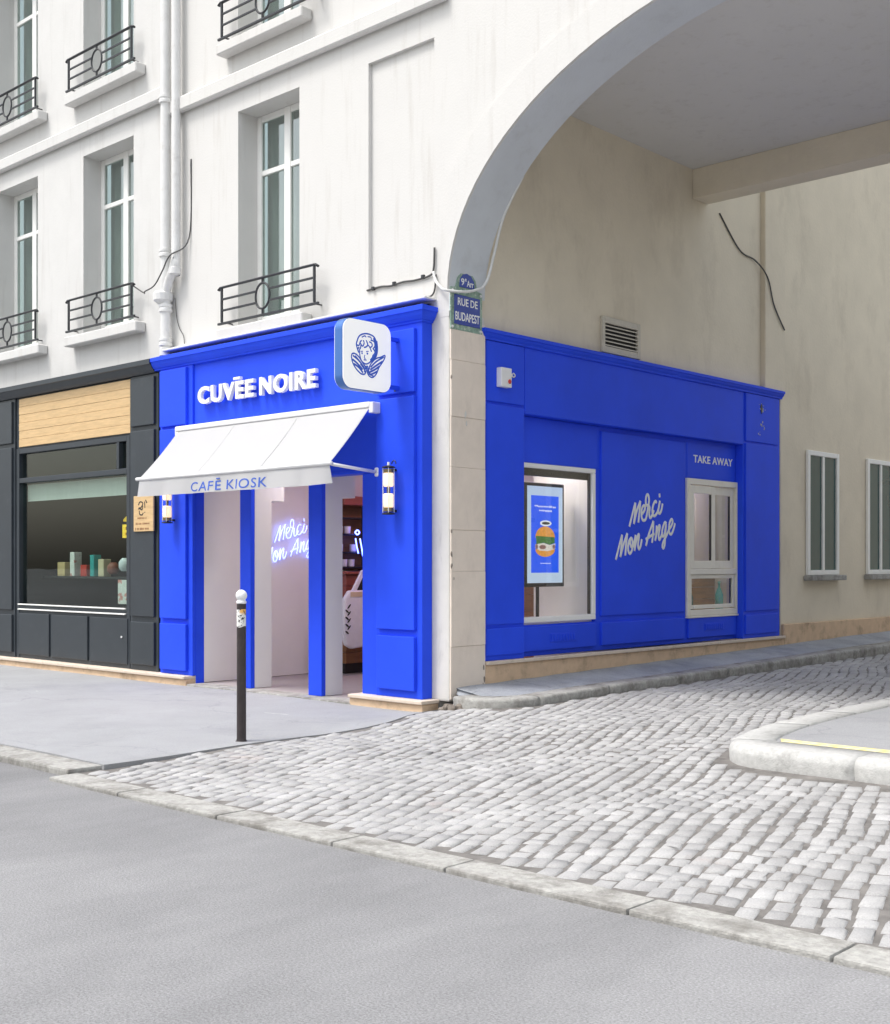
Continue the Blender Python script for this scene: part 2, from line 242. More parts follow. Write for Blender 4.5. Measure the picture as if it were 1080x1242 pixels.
def box(name, x0, x1, y0, y1, z0, z1, m, parent=None, bev=.004, **kw): return MB().box(x0, x1, y0, y1, z0, z1).build(name, m, parent, bev, **kw)
def smoothpath(p, k=6):                      # Catmull-Rom
    o = []
    for i in range(len(p)-1):
        a, b, c, d = p[max(i-1, 0)], p[i], p[i+1], p[min(i+2, len(p)-1)]
        for j in range(k):
            t = j/k; o.append(tuple(.5*(2*b[q]+(c[q]-a[q])*t+(2*a[q]-5*b[q]+4*c[q]-d[q])*t*t+(3*b[q]-a[q]-3*c[q]+d[q])*t**3) for q in range(len(b))))
    o.append(tuple(p[-1])); return o
def SA(y): return lambda u, v, d: (u, y-d, v)     # plane of the front facade (faces -y): u = x
def SB(x): return lambda u, v, d: (x+d, u, v)     # plane of the side facade (faces +x): u = y
def text(s, u0, u1, v0, v1, depth, fn, offset=0., split=False, base=0., spacing=1.0):
    """outline text fitted into u0..u1 x v0..v1 (cap height) on a plane; returns list of MB, one per connected piece if split"""
    c = bpy.data.curves.new('lettering', 'FONT'); c.body = s; c.size = 1; c.extrude = .5; c.offset = offset; c.space_character = spacing; c.resolution_u = 4
    o = bpy.data.objects.new('lettering', c); scene.collection.objects.link(o)
    dg = bpy.context.evaluated_depsgraph_get(); me = bpy.data.meshes.new_from_object(o.evaluated_get(dg))
    bpy.data.objects.remove(o); bpy.data.curves.remove(c)
    b = bmesh.new(); b.from_mesh(me); bpy.data.meshes.remove(me); bmesh.ops.remove_doubles(b, verts=b.verts, dist=1e-5)
    xs = [v.co.x for v in b.verts]; ys = [v.co.y for v in b.verts]; ax, bx, ay, by = min(xs), max(xs), min(ys), max(ys)
    seen = {}; comps = []
    b.verts.ensure_lookup_table()
    for v in b.verts:
        if v.index in seen: continue
        st = [v]; seen[v.index] = len(comps); k = 0
        while st:
            q = st.pop()
            for e in q.link_edges:
                o2 = e.other_vert(q)
                if o2.index not in seen: seen[o2.index] = len(comps); st.append(o2)
        comps.append(v.index)
    res = [MB() for _ in (comps if split else [0])]; idx = {}
    for v in b.verts:
        k = seen[v.index] if split else 0
        u = u0+(v.co.x-ax)/(bx-ax)*(u1-u0); w_ = v0+(v.co.y-ay)/(by-ay)*(v1-v0)
        idx[v.index] = len(res[k].v); res[k].v.append(fn(u, w_, base+(v.co.z+.5)*depth))
    for f in b.faces:
        k = seen[f.verts[0].index] if split else 0
        res[k].f.append(tuple(idx[v.index] for v in f.verts))
    b.free()
    return sorted(res, key=lambda m_: sum(p[0]+p[1] for p in m_.v)/len(m_.v)) if split else res[0]
def flatpoly(pts, fn, d0, d1):
    return MB().prism(pts, lambda u, v, a: fn(u, v, a), d0, d1)
def ell(cu, cv, ru, rv, a0=0, a1=360, n=24):
    k = n if a1-a0 < 360 else n-1
    return [(cu+ru*math.cos(R(a0+(a1-a0)*i/n)), cv+rv*math.sin(R(a0+(a1-a0)*i/n))) for i in range(k+1)]
def S(t, lo, hi):
    t = max(0, min(1, (t-lo)/(hi-lo))); return t*t*(3-2*t)

# ------------------------------------------------------------------ ground
def zr(x, y): return .095*S(x, -.3, .6)*S(y, -2., .2)+.009*max(y, 0)-.03*S(-y, 2.6, 4.3)
def bound(y): return -.1+.40*S(-y, .15, 1.3) if y > -1.3 else .30+.02*math.sin(y*3)+.05*S(-y, 2.5, 4.3)
tag(MB().quad((-400,-400,-.3),(400,-400,-.3),(400,400,-.3),(-400,400,-.3)).build('ground', 'ground_base'), kind='structure')
xs = [-70+i*5 for i in range(29)]
main = MB(); main.grid([[(x, y, -.052+.015*math.sin(x*.7)*S(-y, 5, 9)) for x in xs] for y in (-60, -40, -20, -12, -9, -7, -6, -5, -4.3, -3.9)])
tag(main.build('main_road', 'asphalt_road', smooth=True), kind='structure')
ys = [-4.06+.12*i for i in range(37)]
walk = MB()
def wz(x, y): return .004*math.sin(x*1.7+y)+.003*math.sin(y*4.1-x)
def wx(y, t): return bound(y)-(bound(y)+16)*(t**1.6)
walk.grid([[(wx(y, t), y, max(0, zr(wx(y, t), y))+.006+wz(wx(y, t), y)*min(1, 8*t)) for t in [i/40 for i in range(41)]] for y in ys])
walk.add([(bound(y), y, max(0, zr(bound(y), y))+.006) for y in ys]+[(bound(y), y, -.2) for y in ys], [(i, i+1, len(ys)+i+1, len(ys)+i) for i in range(len(ys)-1)])
ts_ = [i/40 for i in range(41)]; walk.add([(wx(ys[0], t), ys[0], max(0, zr(wx(ys[0], t), ys[0]))+.006+wz(wx(ys[0], t), ys[0])*min(1, 8*t)) for t in ts_]+[(wx(ys[0], t), ys[0], -.2) for t in ts_], [(i, i+1, 41+i+1, 41+i) for i in range(40)])
pav = tag(walk.build('pavement', 'asphalt_walk', smooth=False), kind='structure')
x = .33; k = 0
while x > -15:                                            # kerb stones along the main road
    L_ = 1.05+.3*random.random()
    box('kerb_stone', x-L_, x-.008, -4.33, -4.05, -.3, .0005+.002*random.random(), 'granite', pav, .018, seg=2); x -= L_
for (cx, cy, sx, sy) in ((-5.0, -1.9, .5, .3), (-1.1, -1.3, .0, .0)):
    if sx:
        box('utility_cover', cx-sx/2, cx+sx/2, cy-sy/2, cy+sy/2, -.03, .006, 'granite_pale', pav, .006)
MB().quad((-1.35,-1.345,.0095),(-.95,-1.265,.0095),(-.96,-1.235,.0095),(-1.36,-1.315,.0095)).build('paint_mark', 'granite_pale', pav)
road = MB(); gy = [-4.3+.15*i for i in range(155)]
road.grid([[(x_, y, zr(x_, y)-.004) for x_ in [-.6+.2*i for i in range(60)]] for y in gy])
road = tag(road.build('cobbled_road', 'cobble_joint', smooth=True), kind='structure')

x = .36
while x < 11:
    L_ = .8+.4*random.random(); box('channel_stone', x, x+L_-.01, -4.50, -4.27, -.3, zr(2, -4.3)+.004+.004*random.random(), 'granite', road, .012, seg=2); x += L_
# outer line of the side pavement's kerb
KP = smoothpath([(.04,-.02),(.16,-.10),(.32,-.14),(.48,-.11),(.63,-.02),(.74,.12),(.80,.30),(.81,.60),(.79,1.1),(.78,2.),(.78,4.),(.78,7.),(.78,11.),(.78,18.)], 8)
def ktop(y): return .175+.0138*max(y, 0)
def kerbx(y):
    if y < -.14: return None
    return max(p[0] for p in KP if abs(p[1]-y) < .12) if y < 2 else .78
ISL = smoothpath([(3.22,18),(3.24,7),(3.27,2),(3.34,.35),(3.48,-.5),(3.62,-.92),(3.80,-1.10),(4.05,-1.14),(5,-1.14),(12,-1.14)], 8)
def inisl(x_, y): 
    if y < -1.25: return False
    lim = min([p[0] for p in ISL if abs(p[1]-y) < .14] or [99]); return x_ > lim+.02
# cobbles laid in courses that run a little askew of the side street
ang = R(108); e1 = Vector((math.cos(ang), math.sin(ang))); e2 = Vector((e1.y, -e1.x))
stones = []
r_ = -100
while r_ < 100:
    wv = .108; s_ = -9+random.random()*.2
    while s_ < 16:
        ln = .12+.075*random.random(); c = e1*(s_+ln/2)+e2*(r_*wv+.045*math.sin(s_*1.1+r_*.13)+.03*math.sin(s_*2.7-r_*.31)+random.uniform(-.009, .009))
        s_ += ln
        if not (-4.22 < c.y < 12 and -.3 < c.x < 9): continue
        if c.x < bound(c.y)+.06 or (c.x < .35 and c.y > -.24) or (c.y > -.16 and c.x < (kerbx(c.y) or 0)+.05) or inisl(c.x, c.y): continue
        if c.y > 1 and c.x > 3.25: continue
        stones.append((c, ln))
    r_ += 1
def cobmesh(c, ln, z, loc=True):
    h = random.uniform(-.006, .006); hl, hw = ln/2-.003-.004*random.random(), .108/2-.003-.004*random.random()
    j = lambda: random.uniform(-.010, .010)
    v = []
    for (il, iw, dz) in ((0, 0, -.05), (0, 0, -.010), (.013, .013, h*.6+.001)):
        for sl, sw in ((-1, -1), (1, -1), (1, 1), (-1, 1)):
            p = e1*(sl*(hl-il)+j())+e2*(sw*(hw-iw)+j()*.7)
            v.append((c.x+p.x, c.y+p.y, z+dz+(random.uniform(-.0022, .0022) if dz > -.04 else 0)))
    f = [(8,9,10,11)]+[(a*4+i, a*4+(i+1) % 4, a*4+4+(i+1) % 4, a*4+4+i) for a in (0, 1) for i in range(4)]
    return v, f
fw = Vector((-math.sin(R(42.93)), math.cos(R(42.93)))); rt = Vector((fw.y, -fw.x))
def depth(c):
    d = Vector((c.x-CAM[0], c.y-CAM[1])); return d.dot(fw), d.dot(rt)
near = sorted([(depth(c)[0], i) for i, (c, l) in enumerate(stones) if depth(c)[0] > 8.95 and abs(depth(c)[1]) < depth(c)[0]*.27])[:300]
near = set(i for _, i in near)
variants = []
for k in range(14):
    v, f = cobmesh(Vector((0, 0)), .12+.075*k/13, 0); me = bpy.data.meshes.new('cobble'); me.from_pydata(v, [], f); me.update(); me.materials.append(MATS['cobble']); [setattr(p, 'use_smooth', True) for p in me.polygons]; variants.append(me)
rest = MB()
for i, (c, ln) in enumerate(stones):
    z = zr(c.x, c.y)+.004
    if i in near:
        ob = bpy.data.objects.new('cobble', variants[min(13, int((ln-.12)/.075*14))]); scene.collection.objects.link(ob); ob.parent = road
        ob.location = Vector((c.x, c.y, z+random.uniform(-.004, .004)))-WORLD[road.name]; ob.rotation_euler = (random.uniform(-.016, .016), random.uniform(-.016, .016), random.uniform(-.09, .09)+random.choice((0, math.pi)))
    else: rest.add(*cobmesh(c, ln, z))
tag(rest.build('cobbles', 'cobble', road, fix=False, smooth=True), kind='stuff')

# side pavement along the blue wall
def kin(i, d):
    a, b = KP[max(i-1, 0)], KP[min(i+1, len(KP)-1)]; t = Vector((b[0]-a[0], b[1]-a[1])).normalized(); n_ = Vector((-t.y, t.x))
    return Vector(KP[i])+n_*d
sw = MB(); rows = []
for i in range(len(KP)):
    p = kin(i, .23); q = Vector((-.01, max(p.y, .02 if i > 6 else .0)))
    if i < 8: p = Vector(KP[i])+Vector((-.02, .10))
    zi = ktop(p.y)-.004; zo = .237+.0151*max(p.y, 0)
    if i < 12: zo = min(zo, .215)
    rows.append([(p.x+(q.x-p.x)*t, p.y+(q.y-p.y)*t, zi+(zo-zi)*t+.004*math.sin(9*p.y+5*t)) for t in (0, .2, .4, .6, .8, 1)])
sw.grid(rows); side = tag(sw.build('side_pavement', 'asphalt_side', smooth=True), kind='structure')
i0 = 10; acc = 0; cuts = [i0]; lens = [0.95, 1.25, 1.1, 1.35, 1.15]
def resamp(path, step=.08):
    o = [Vector(path[0])]
    for p in path[1:]:
        p = Vector(p); d = (p-o[-1]).length
        while d > step: o.append(o[-1]+(p-o[-1]).normalized()*step); d = (p-o[-1]).length
    return o
KR = resamp(KP[6:], .08)
def kerbmesh(path, wd, top, bot, m, parent, name='kerb_stone', rnd=.022):
    n = len(path); P = []
    for i, p in enumerate(path):
        a, b = path[max(i-1, 0)], path[min(i+1, n-1)]; t = (b-a).normalized(); nn = Vector((-t.y, t.x))
        zt = top(p.x, p.y); zb = bot(p.x, p.y); jx = .004*math.sin(i*2.3+p.y*7)
        row = []
        for d, z in ((.012, zb-.06), (.0+jx, zt-rnd*1.3), (rnd*.3+jx, zt-rnd*.4), (rnd+jx, zt), (wd-.01, zt+.006), (wd, zt-.1)):
            q = p+nn*d; row.append((q.x+random.uniform(-.002, .002), q.y+random.uniform(-.002, .002), z+random.uniform(-.002, .002)))
        P.append(row)
    m_ = MB().grid(P); k = len(P[0]); m_.f += [tuple(range(k))[::-1], tuple(range((n-1)*k, n*k))]
    return m_.build(name, m, parent, smooth=True)
def shade_flat_ends(o): pass
pos = 0; k = 0
while pos < len(KR)-3:
    L_ = int((1.05 if k == 0 else (.95+.5*random.random()))/.08); seg = KR[pos:pos+L_+1]
    if len(seg) > 2:
        seg = [seg[0]+(seg[1]-seg[0])*.08]+seg[1:-1]+[seg[-1]+(seg[-2]-seg[-1])*.08]
        kerbmesh(seg, .23, lambda x_, y: ktop(y)+random.uniform(-.001, .001), zr, 'granite', side)
    pos += L_; k += 1
# opposite corner
IR = resamp(ISL, .1)
isl = MB(); isl.grid([[(p.x+(q-p.x)*0 if t == 0 else p.x+(max(p.x, 12)-p.x)*t, p.y+(1.0*t if p.y < -1 else 0), .175+.004*t) for t in (0, .02, .05, .2, 1)] for p in IR for q in (0,)])
isl.v = [(v[0]+.1, v[1]+(.1 if v[1] < -.9 else 0), v[2]-.004) for v in isl.v]
opp = tag(isl.build('opposite_pavement', 'asphalt_walk'), kind='structure')
pos = 0
while pos < len(IR)-3:
    L_ = int((1.0+.4*random.random())/.1); seg = IR[pos:pos+L_+1]
    if len(seg) > 2: kerbmesh(seg, .34, lambda x_, y: .178, lambda x_, y: zr(x_, y), 'granite_pale', opp, rnd=.05)
    pos += L_
MB().quad((3.98,-.80,.184),(7,-.80,.184),(7,-.66,.184),(3.90,-.66,.184)).build('kerb_marking', 'yellow_paint', opp)
for (px, py, s_) in ((.10,-.13,.07),(.19,-.17,.05),(.02,-.08,.05),(.26,-.12,.06),(.13,-.05,.06),(.08,-.2,.04)):
    m_ = MB(); v = []
    for zz, q in ((-.02, 1), (s_*.5, .95), (s_*.9, .5)):
        for a in range(6): v.append((px+s_*q*(.7+.5*random.random())*math.cos(a*1.05), py+s_*q*(.6+.5*random.random())*math.sin(a*1.05), zr(px, py)+zz))
    f = [tuple(range(12, 18))]+[(r0*6+a, r0*6+(a+1) % 6, r0*6+6+(a+1) % 6, r0*6+6+a) for r0 in (0, 1) for a in range(6)]
    m_.add(v, f); tag(m_.build('broken_stone', 'rubble'), 'small broken stone chunk at the foot of the corner pier', 'stone', 'broken stones by the corner pier')

# ------------------------------------------------------------------ buildings above the shops
def wallA(y, x0, x1, z0, z1, ops, depth=.3):
    m_ = MB(); X = sorted(set([x0, x1]+[o[0] for o in ops]+[o[1] for o in ops])); Z = sorted(set([z0, z1]+[o[2] for o in ops]+[o[3] for o in ops]))
    for a, b in zip(X, X[1:]):
        for c, d in zip(Z, Z[1:]):
            if any(o[0] <= a and b <= o[1] and o[2] <= c and d <= o[3] for o in ops): continue
            m_.quad((a,y,c),(b,y,c),(b,y,d),(a,y,d))
    for o in ops:
        d_ = o[4] if len(o) > 4 else depth; a, b, c, d = o[:4]; q = y+d_
        m_.quad((a,y,c),(a,q,c),(a,q,d),(a,y,d)); m_.quad((b,y,c),(b,y,d),(b,q,d),(b,q,c)); m_.quad((a,y,c),(b,y,c),(b,q,c),(a,q,c)); m_.quad((a,y,d),(a,q,d),(b,q,d),(b,y,d))
        if len(o) > 4: m_.quad((a,q,c),(b,q,c),(b,q,d),(a,q,d))
    return m_
def windowA(parent, x0, x1, z0, z1, y, pane='glass_dark'):
    f = MB(); t = .075; m_ = (x0+x1)/2
    for a, b in ((x0, x0+t), (x1-t, x1), (m_-.055, m_+.055)): f.box(a, b, y, y+.06, z0, z1)
    for c, d in ((z0, z0+.16), (z1-t, z1), (z0+(z1-z0)*.72, z0+(z1-z0)*.72+.06)):
        f.box(x0+t+.002, m_-.057, y+.004, y+.056, c, d); f.box(m_+.057, x1-t-.002, y+.004, y+.056, c, d)
    w_ = f.build('window', 'frame_white', parent, .006)
    for a, b in ((x0+t, m_-.055), (m_+.055, x1-t)):
        for c, d in ((z0+.16, z0+(z1-z0)*.72), (z0+(z1-z0)*.72+.06, z1-t)):
            box('pane', a, b, y+.025, y+.031, c, d, pane, w_, 0)
    cu = MB(); n_ = 26
    cu.grid([[(x0+(x1-x0)*i/n_, y+.16+.02*math.sin(i*1.9), z) for i in range(n_+1)] for z in (z0, z1)])
    cu.build('curtain', 'curtain', w_, smooth=True)
    bk = MB().quad((x0-.3,y+.5,z0-.3),(x1+.3,y+.5,z0-.3),(x1+.3,y+.5,z1+.3),(x0-.3,y+.5,z1+.3)); bk.build('room_wall', 'inner_white', w_)
def railing(x0, x1, z, y, label, ring=True):
    t = thing('window_railing', label, 'railing', ((x0+x1)/2, y, z), 'iron railings in front of the upper windows')
    m_ = MB().tube([(x0-.06, y, z+.40), (x0-.02, y, z+.425), (x0+.05, y, z+.425), (x1-.05, y, z+.425), (x1+.02, y, z+.425), (x1+.06, y, z+.40)], .018, 8, (1, 1.2, .8)); m_.build('top_rail', 'iron', t, smooth=True)
    xm = x0+(x1-x0)*.46
    for q in (.285, .155):
        for a, b in ((x0, xm-.125), (xm+.125, x1)) if ring else ((x0, x1),): box('bar', a, b, y-.009, y+.009, z+q-.012, z+q+.012, 'iron', t, .003)
    box('bottom_rail', x0-.07, x1+.07, y-.014, y+.014, z-.01, z+.016, 'iron', t, .003)
    for xx in (x0, x1): box('post', xx-.013, xx+.013, y-.013, y+.013, z+.02, z+.415, 'iron', t, .003)
    if ring:
        MB().tube([(xm+.125*math.cos(a), y, z+.22+.145*math.sin(a)) for a in [2*math.pi*i/28 for i in range(28)]], .013, 6, closed=True).build('ring', 'iron', t, smooth=True)
        for c, d in ((.016, .075), (.365, .415)): box('post', xm-.011, xm+.011, y-.011, y+.011, z+c, z+d, 'iron', t, .002)
    for xx in (x0+.03, x1-.03): box('wall_tie', xx-.01, xx+.01, y+.014, .02, z+.005, z+.017, 'iron', t, 0)
    return t

bld = thing('corner_building', 'white rendered corner building with arched passage above the blue shop', 'building', (0, 0, 0))
ops = [(-3.36,-2.26,4.215,6.75), (-3.36,-2.26,7.55,10.0), (-1.15,-.2,4.325,6.7,.045), (-1.15,-.2,7.55,10,.045)]
wallA(0, -4.75, 0, 3.9, 11, ops).build('wall', 'facade_white', bld, fix=False)
for o in ops[:2]: windowA(bld, *o[:4], .28)
for o in ops[:2]:
    box('window_sill', o[0]-.22, o[1]+.22, -.16, -.002, o[2]-.13, o[2]-.01, 'facade_white', bld, .012)
box('string_course', -4.72, .0, -.09, -.002, 7.0, 7.18, 'facade_white', bld, .02)
box('ledge', -4.66, -.17, -.17, -.002, 4.075, 4.10, 'pipe_grey', bld, .006)
# pier with stone facing towards the passage
box('pier', -.60, -.002, .002, .53, .10, 3.96, 'pier_white', bld, .02, seg=2)
zz = .12
for i, h in enumerate((.52, .745, .41, .62, .50, .56, .405)):
    box('stone', -.05, .014+.003*(i % 2), .012+.002*(i % 3), .528, zz+.001, zz+h-.001, 'beige_stone', bld, .004); zz += h
for (y, z, s0, m_) in ((.018,3.30,.03,'rubble'),(.02,1.78,.03,'rubble'),(.02,1.55,.045,'rubble'),(.022,1.44,.04,'rubble'),(.05,1.31,.03,'rubble'),(.5,.42,.05,'rubble'),(.51,.30,.06,'rubble'),(.49,.22,.05,'rubble'),(.22,2.95,.07,'pier_white'),(.24,2.86,.05,'pier_white')):
    MB().prism([(y+.3*s0*random.uniform(.4, 1)*math.cos(a*.9), z+.6*s0*random.uniform(.4, 1.3)*math.sin(a*.9)) for a in range(7)], lambda u, v, x_: (x_, u, v), .010, .0186+.0006*random.random()).build('chip', m_, bld)
# arch over the passage
AX, AZ, AB = 3.6, 4.13, 2.25
def arch(x_): return AZ+AB*math.sqrt(max(0, 1-((x_-AX)/AX)**2))
axs = [AX-AX*math.cos(math.pi*i/48) for i in range(49)]
af = MB(); ab = MB(); ai = MB()
for a, b in zip(axs, axs[1:]):
    af.quad((a,0,arch(a)),(b,0,arch(b)),(b,0,11),(a,0,11)); ab.quad((a,.53,arch(a)),(b,.53,arch(b)),(b,.53,11),(a,.53,11))
ai.grid([[(a, y, arch(a)) for y in (0, .18, .36, .53)] for a in axs])
af.build('arch_wall', 'facade_white', bld, fix=False); ab.build('arch_back', 'passage_plaster', bld, fix=False); ai.build('arch_soffit', 'arch_paint', bld, smooth=True, fix=False)
rim = MB().grid([[(a-(.0), -.03, arch(a)+.004) for a in axs], [(AX+(a-AX)*1.11, -.03, AZ+(arch(a)-AZ)*1.14+.004) for a in axs], [(AX+(a-AX)*1.11, 0, AZ+(arch(a)-AZ)*1.14+.004) for a in axs]])
rim.grid([[(a, 0, arch(a)+.004) for a in axs], [(a, -.03, arch(a)+.004) for a in axs]]); 
MB().add([p if p[0] > .02 else (max(p[0], .0), p[1], p[2]) for p in rim.v], rim.f).build('arch_moulding', 'facade_white', bld, fix=False)
wallA(0, 7.2, 10.2, 0, 11, [(8.0,9.1,4.2,6.7)]).build('wall', 'facade_white', bld, fix=False)
MB().box(7.2, 7.6, .003, 6.8, 0, 6.5).build('passage_wall', 'facade_white', bld)
MB().box(-.05, 7.2, .535, 4.9, 6.42, 6.6).build('passage_ceiling', 'facade_white', bld)
MB().box(-.40, -.045, .532, 6.285, 3.7, 9.).build('passage_wall', 'passage_plaster', bld)
box('passage_pier', -.40, .03, 6.29, 6.85, 3.80, 9., 'passage_plaster', bld, .01)
MB().box(-.04, 7.2, 4.55, 4.9, 6.05, 6.416).build('passage_beam', 'passage_plaster', bld)
MB().box(-4.7, 10.2, .6, 4.9, 10.9, 11).build('roof', 'facade_white2', bld)

adj = thing('adjoining_building', 'white rendered building above the slate coloured shopfront beyond the drainpipe', 'building', (-7.2, 0, 0))
ops2 = [(-6.78,-5.56,4.56,7.0), (-9.2,-8.0,4.56,7.0), (-6.78,-5.56,7.85,10.2), (-9.2,-8.0,7.85,10.2)]
wallA(.012, -14, -4.755, 3.9, 11, ops2).build('wall', 'facade_white2', adj, fix=False)
for o in ops2:
    windowA(adj, *o[:4], .28); box('window_sill', o[0]-.25, o[1]+.28, -.14, .010, o[2]-.14, o[2]-.01, 'facade_white2', adj, .012)
box('string_course', -14, -4.78, -.08, .010, 7.25, 7.42, 'facade_white2', adj, .02)
railing(-3.50, -1.86, 4.265, -.13, 'dark iron railing with a ring above the white lettering')
railing(-6.95, -5.42, 4.62, -.11, 'dark iron railing above the slate shopfront beside the drainpipe')
railing(-9.35, -7.85, 4.62, -.11, 'dark iron railing at the far window above the slate shop')
railing(-3.50, -1.86, 7.60, -.13, 'dark iron railing of the second floor above the blue shop')
railing(-6.95, -5.42, 7.90, -.11, 'dark iron second floor railing of the adjoining white building')
railing(-9.35, -7.85, 7.90, -.11, 'dark iron second floor railing at the adjoining building\'s far window')

pipe = thing('drainpipe', 'white cast iron drainpipe with collars between the two buildings', 'drainpipe', (-4.68, -.1, 4.05))
MB().lathe([(.075, 4.03), (.075, 4.12), (.062, 4.14), (.062, 11)], (-4.68, -.10, 0), 20).build('pipe', 'pipe_grey', pipe, smooth=False)
for z in (4.20, 4.62, 5.3, 7.2): MB().lathe([(.064, z-.05), (.082, z-.045), (.082, z-.015), (.074, z), (.082, z+.015), (.082, z+.045), (.064, z+.05)], (-4.68, -.10, 0), 20).build('collar', 'pipe_grey', pipe)
MB().tube(smoothpath([(-4.68,-.10,4.68),(-4.66,-.11,4.80),(-4.58,-.12,4.94),(-4.50,-.12,5.06),(-4.46,-.11,5.2),(-4.46,-.10,5.5),(-4.46,-.10,11)], 5), .055, 14).build('branch', 'pipe_grey', pipe, smooth=True)
MB().lathe([(.056, 5.0), (.072, 5.01), (.072, 5.08), (.056, 5.09)], (-4.47, -.11, 0), 18).build('collar', 'pipe_grey', pipe)
MB().lathe([(.05, 4.66), (.12, 4.72), (.125, 4.80), (.10, 4.83)], (-4.72, -.11, 0), 14).build('hopper', 'pipe_grey', pipe)
def cable(pts, r, m, label): tag(MB().tube(smoothpath(pts, 8), r, 6).build('cable', m, smooth=True), label, 'cable')
cable([(-5.40,-.12,5.02),(-5.22,-.06,4.90),(-4.98,-.20,4.86),(-4.76,-.21,4.90),(-4.60,-.20,5.06),(-4.46,-.19,5.22),(-4.3,-.02,5.45),(-4.28,-.01,6.4)], .009, 'cable_dark', 'thin dark cable sagging from the slate shop railing to the drainpipe')
cable([(-4.60,-.02,4.75),(-4.56,-.02,4.5),(-4.50,-.02,4.36),(-4.42,-.02,4.26),(-4.40,-.02,4.16)], .005, 'cable_dark', 'thin dark wire hanging on the wall beside the drainpipe')
cable([(-1.16,-.012,4.322),(-.95,-.015,4.33),(-.8,-.016,4.315),(-.62,-.015,4.328),(-.45,-.016,4.318),(-.24,-.015,4.335),(-.19,-.02,4.40),(-.18,-.02,4.6)], .011, 'cable_dark', 'dark cable clipped along the bottom of the blind window')
cable([(-2.2,-.02,4.13),(-1.6,-.022,4.125),(-1.0,-.02,4.135),(-.4,-.022,4.128),(-.2,-.02,4.14),(-.16,-.02,4.33)], .009, 'cable_dark', 'dark cable running just above the blue cornice')
cable([(-.19,-.025,4.36),(-.15,-.03,4.26),(-.08,-.04,4.19),(-.0,-.06,4.145),(.06,.06,4.14),(.07,.2,4.16),(.075,.33,4.20),(.075,.42,4.24),(.08,.50,4.36),(.13,.535,4.6),(.25,.54,4.95),(.5,.54,5.3)], .015, 'cable_white', 'white cable looping round the corner across the street sign')
for px, pz in ((-.75, 4.335), (-.34, 4.34), (-1.06, 4.33)):
    tag(box('cable_clip', px-.02, px+.02, -.032, -.002, pz-.02, pz+.015, 'iron', None, .004), 'small dark clip holding the cable under the blind window', 'clip', 'cable clips')

far = thing('far_building', 'shaded beige house along the side street beyond the blue shop', 'building', (-.3, 10, 0))
MB().box(-3, -.05, 6.86, 14, .3, 9).build('wall', 'passage_plaster', far)
box('plinth', -.048, .0, 6.88, 14, .25, .62, 'plinth', far, .01)
for y in (7.6, 9.6):
    f = MB(); f.box(-.045, .0, y, y+.07, 1.3, 3.1); f.box(-.045, .0, y+.93, y+1, 1.3, 3.1); f.box(-.045, -.002, y+.072, y+.928, 3.03, 3.1); f.box(-.045, -.002, y+.072, y+.928, 1.3, 1.37); f.box(-.045, -.004, y+.47, y+.53, 1.372, 3.028)
    w_ = f.build('window', 'frame_white', far, .005); box('pane', -.044, -.03, y+.07, y+.93, 1.37, 3.03, 'dark_bottle', w_, 0); box('sill', -.046, .09, y-.06, y+1.06, 1.22, 1.296, 'granite', w_, .01)
oppb = thing('opposite_building', 'pale beige house facing the take away window across the side street', 'building', (6.9, 14, 0))
MB().box(6.7, 9.3, 6.9, 30, 0, 6).build('wall', 'opp_wall', oppb)
for y in (8.2, 10.4, 12.6, 14.8, 17):
    for z in (1.0, 3.6):
        f = MB(); f.box(6.63, 6.698, y, y+.09, z, z+2.2); f.box(6.63, 6.698, y+.91, y+1, z, z+2.2); f.box(6.632, 6.698, y+.092, y+.908, z+2.1, z+2.2); f.box(6.632, 6.698, y+.092, y+.908, z, z+.1); f.box(6.634, 6.698, y+.46, y+.54, z+.102, z+2.098); f.box(6.635, 6.698, y+.092, y+.458, z+1.1, z+1.16)
        w_ = f.build('window', 'frame_white', oppb, 0); box('pane', 6.67, 6.69, y+.09, y+.91, z+.1, z+2.1, 'bluish_shutter', w_, 0)

row = thing('facing_building', 'pale stone building on the far side of the main road facing the cafe', 'building', (0, -28, 0))
MB().box(-45, 45, -34, -28, -.1, 9).build('wall', 'opp_wall', row)
wf_ = None
for k in range(14):
    for z in (1.0, 4.6):
        xx = -26+k*4
        if wf_ is None:
            f = MB(); f.box(-.65, .65, -.02, .05, 0, .1); f.box(-.65, .65, -.02, .05, 2.2, 2.3); f.box(-.65, -.57, -.02, .05, .102, 2.198); f.box(.57, .65, -.02, .05, .102, 2.198); f.box(-.05, .05, -.02, .05, .102, 2.198)
            wf_ = f.build('window', 'frame_white', row, 0, origin=(0, 0, 0)); pn_ = box('pane', -.57, .57, 0, .02, .1, 2.2, 'dark_bottle', wf_, 0, origin=(0, 0, 0)); wf_.location = Vector((xx, 0, z))
        else:
            o = wf_.copy(); scene.collection.objects.link(o); o.location = (xx, 0, z); p = pn_.copy(); scene.collection.objects.link(p); p.parent = o

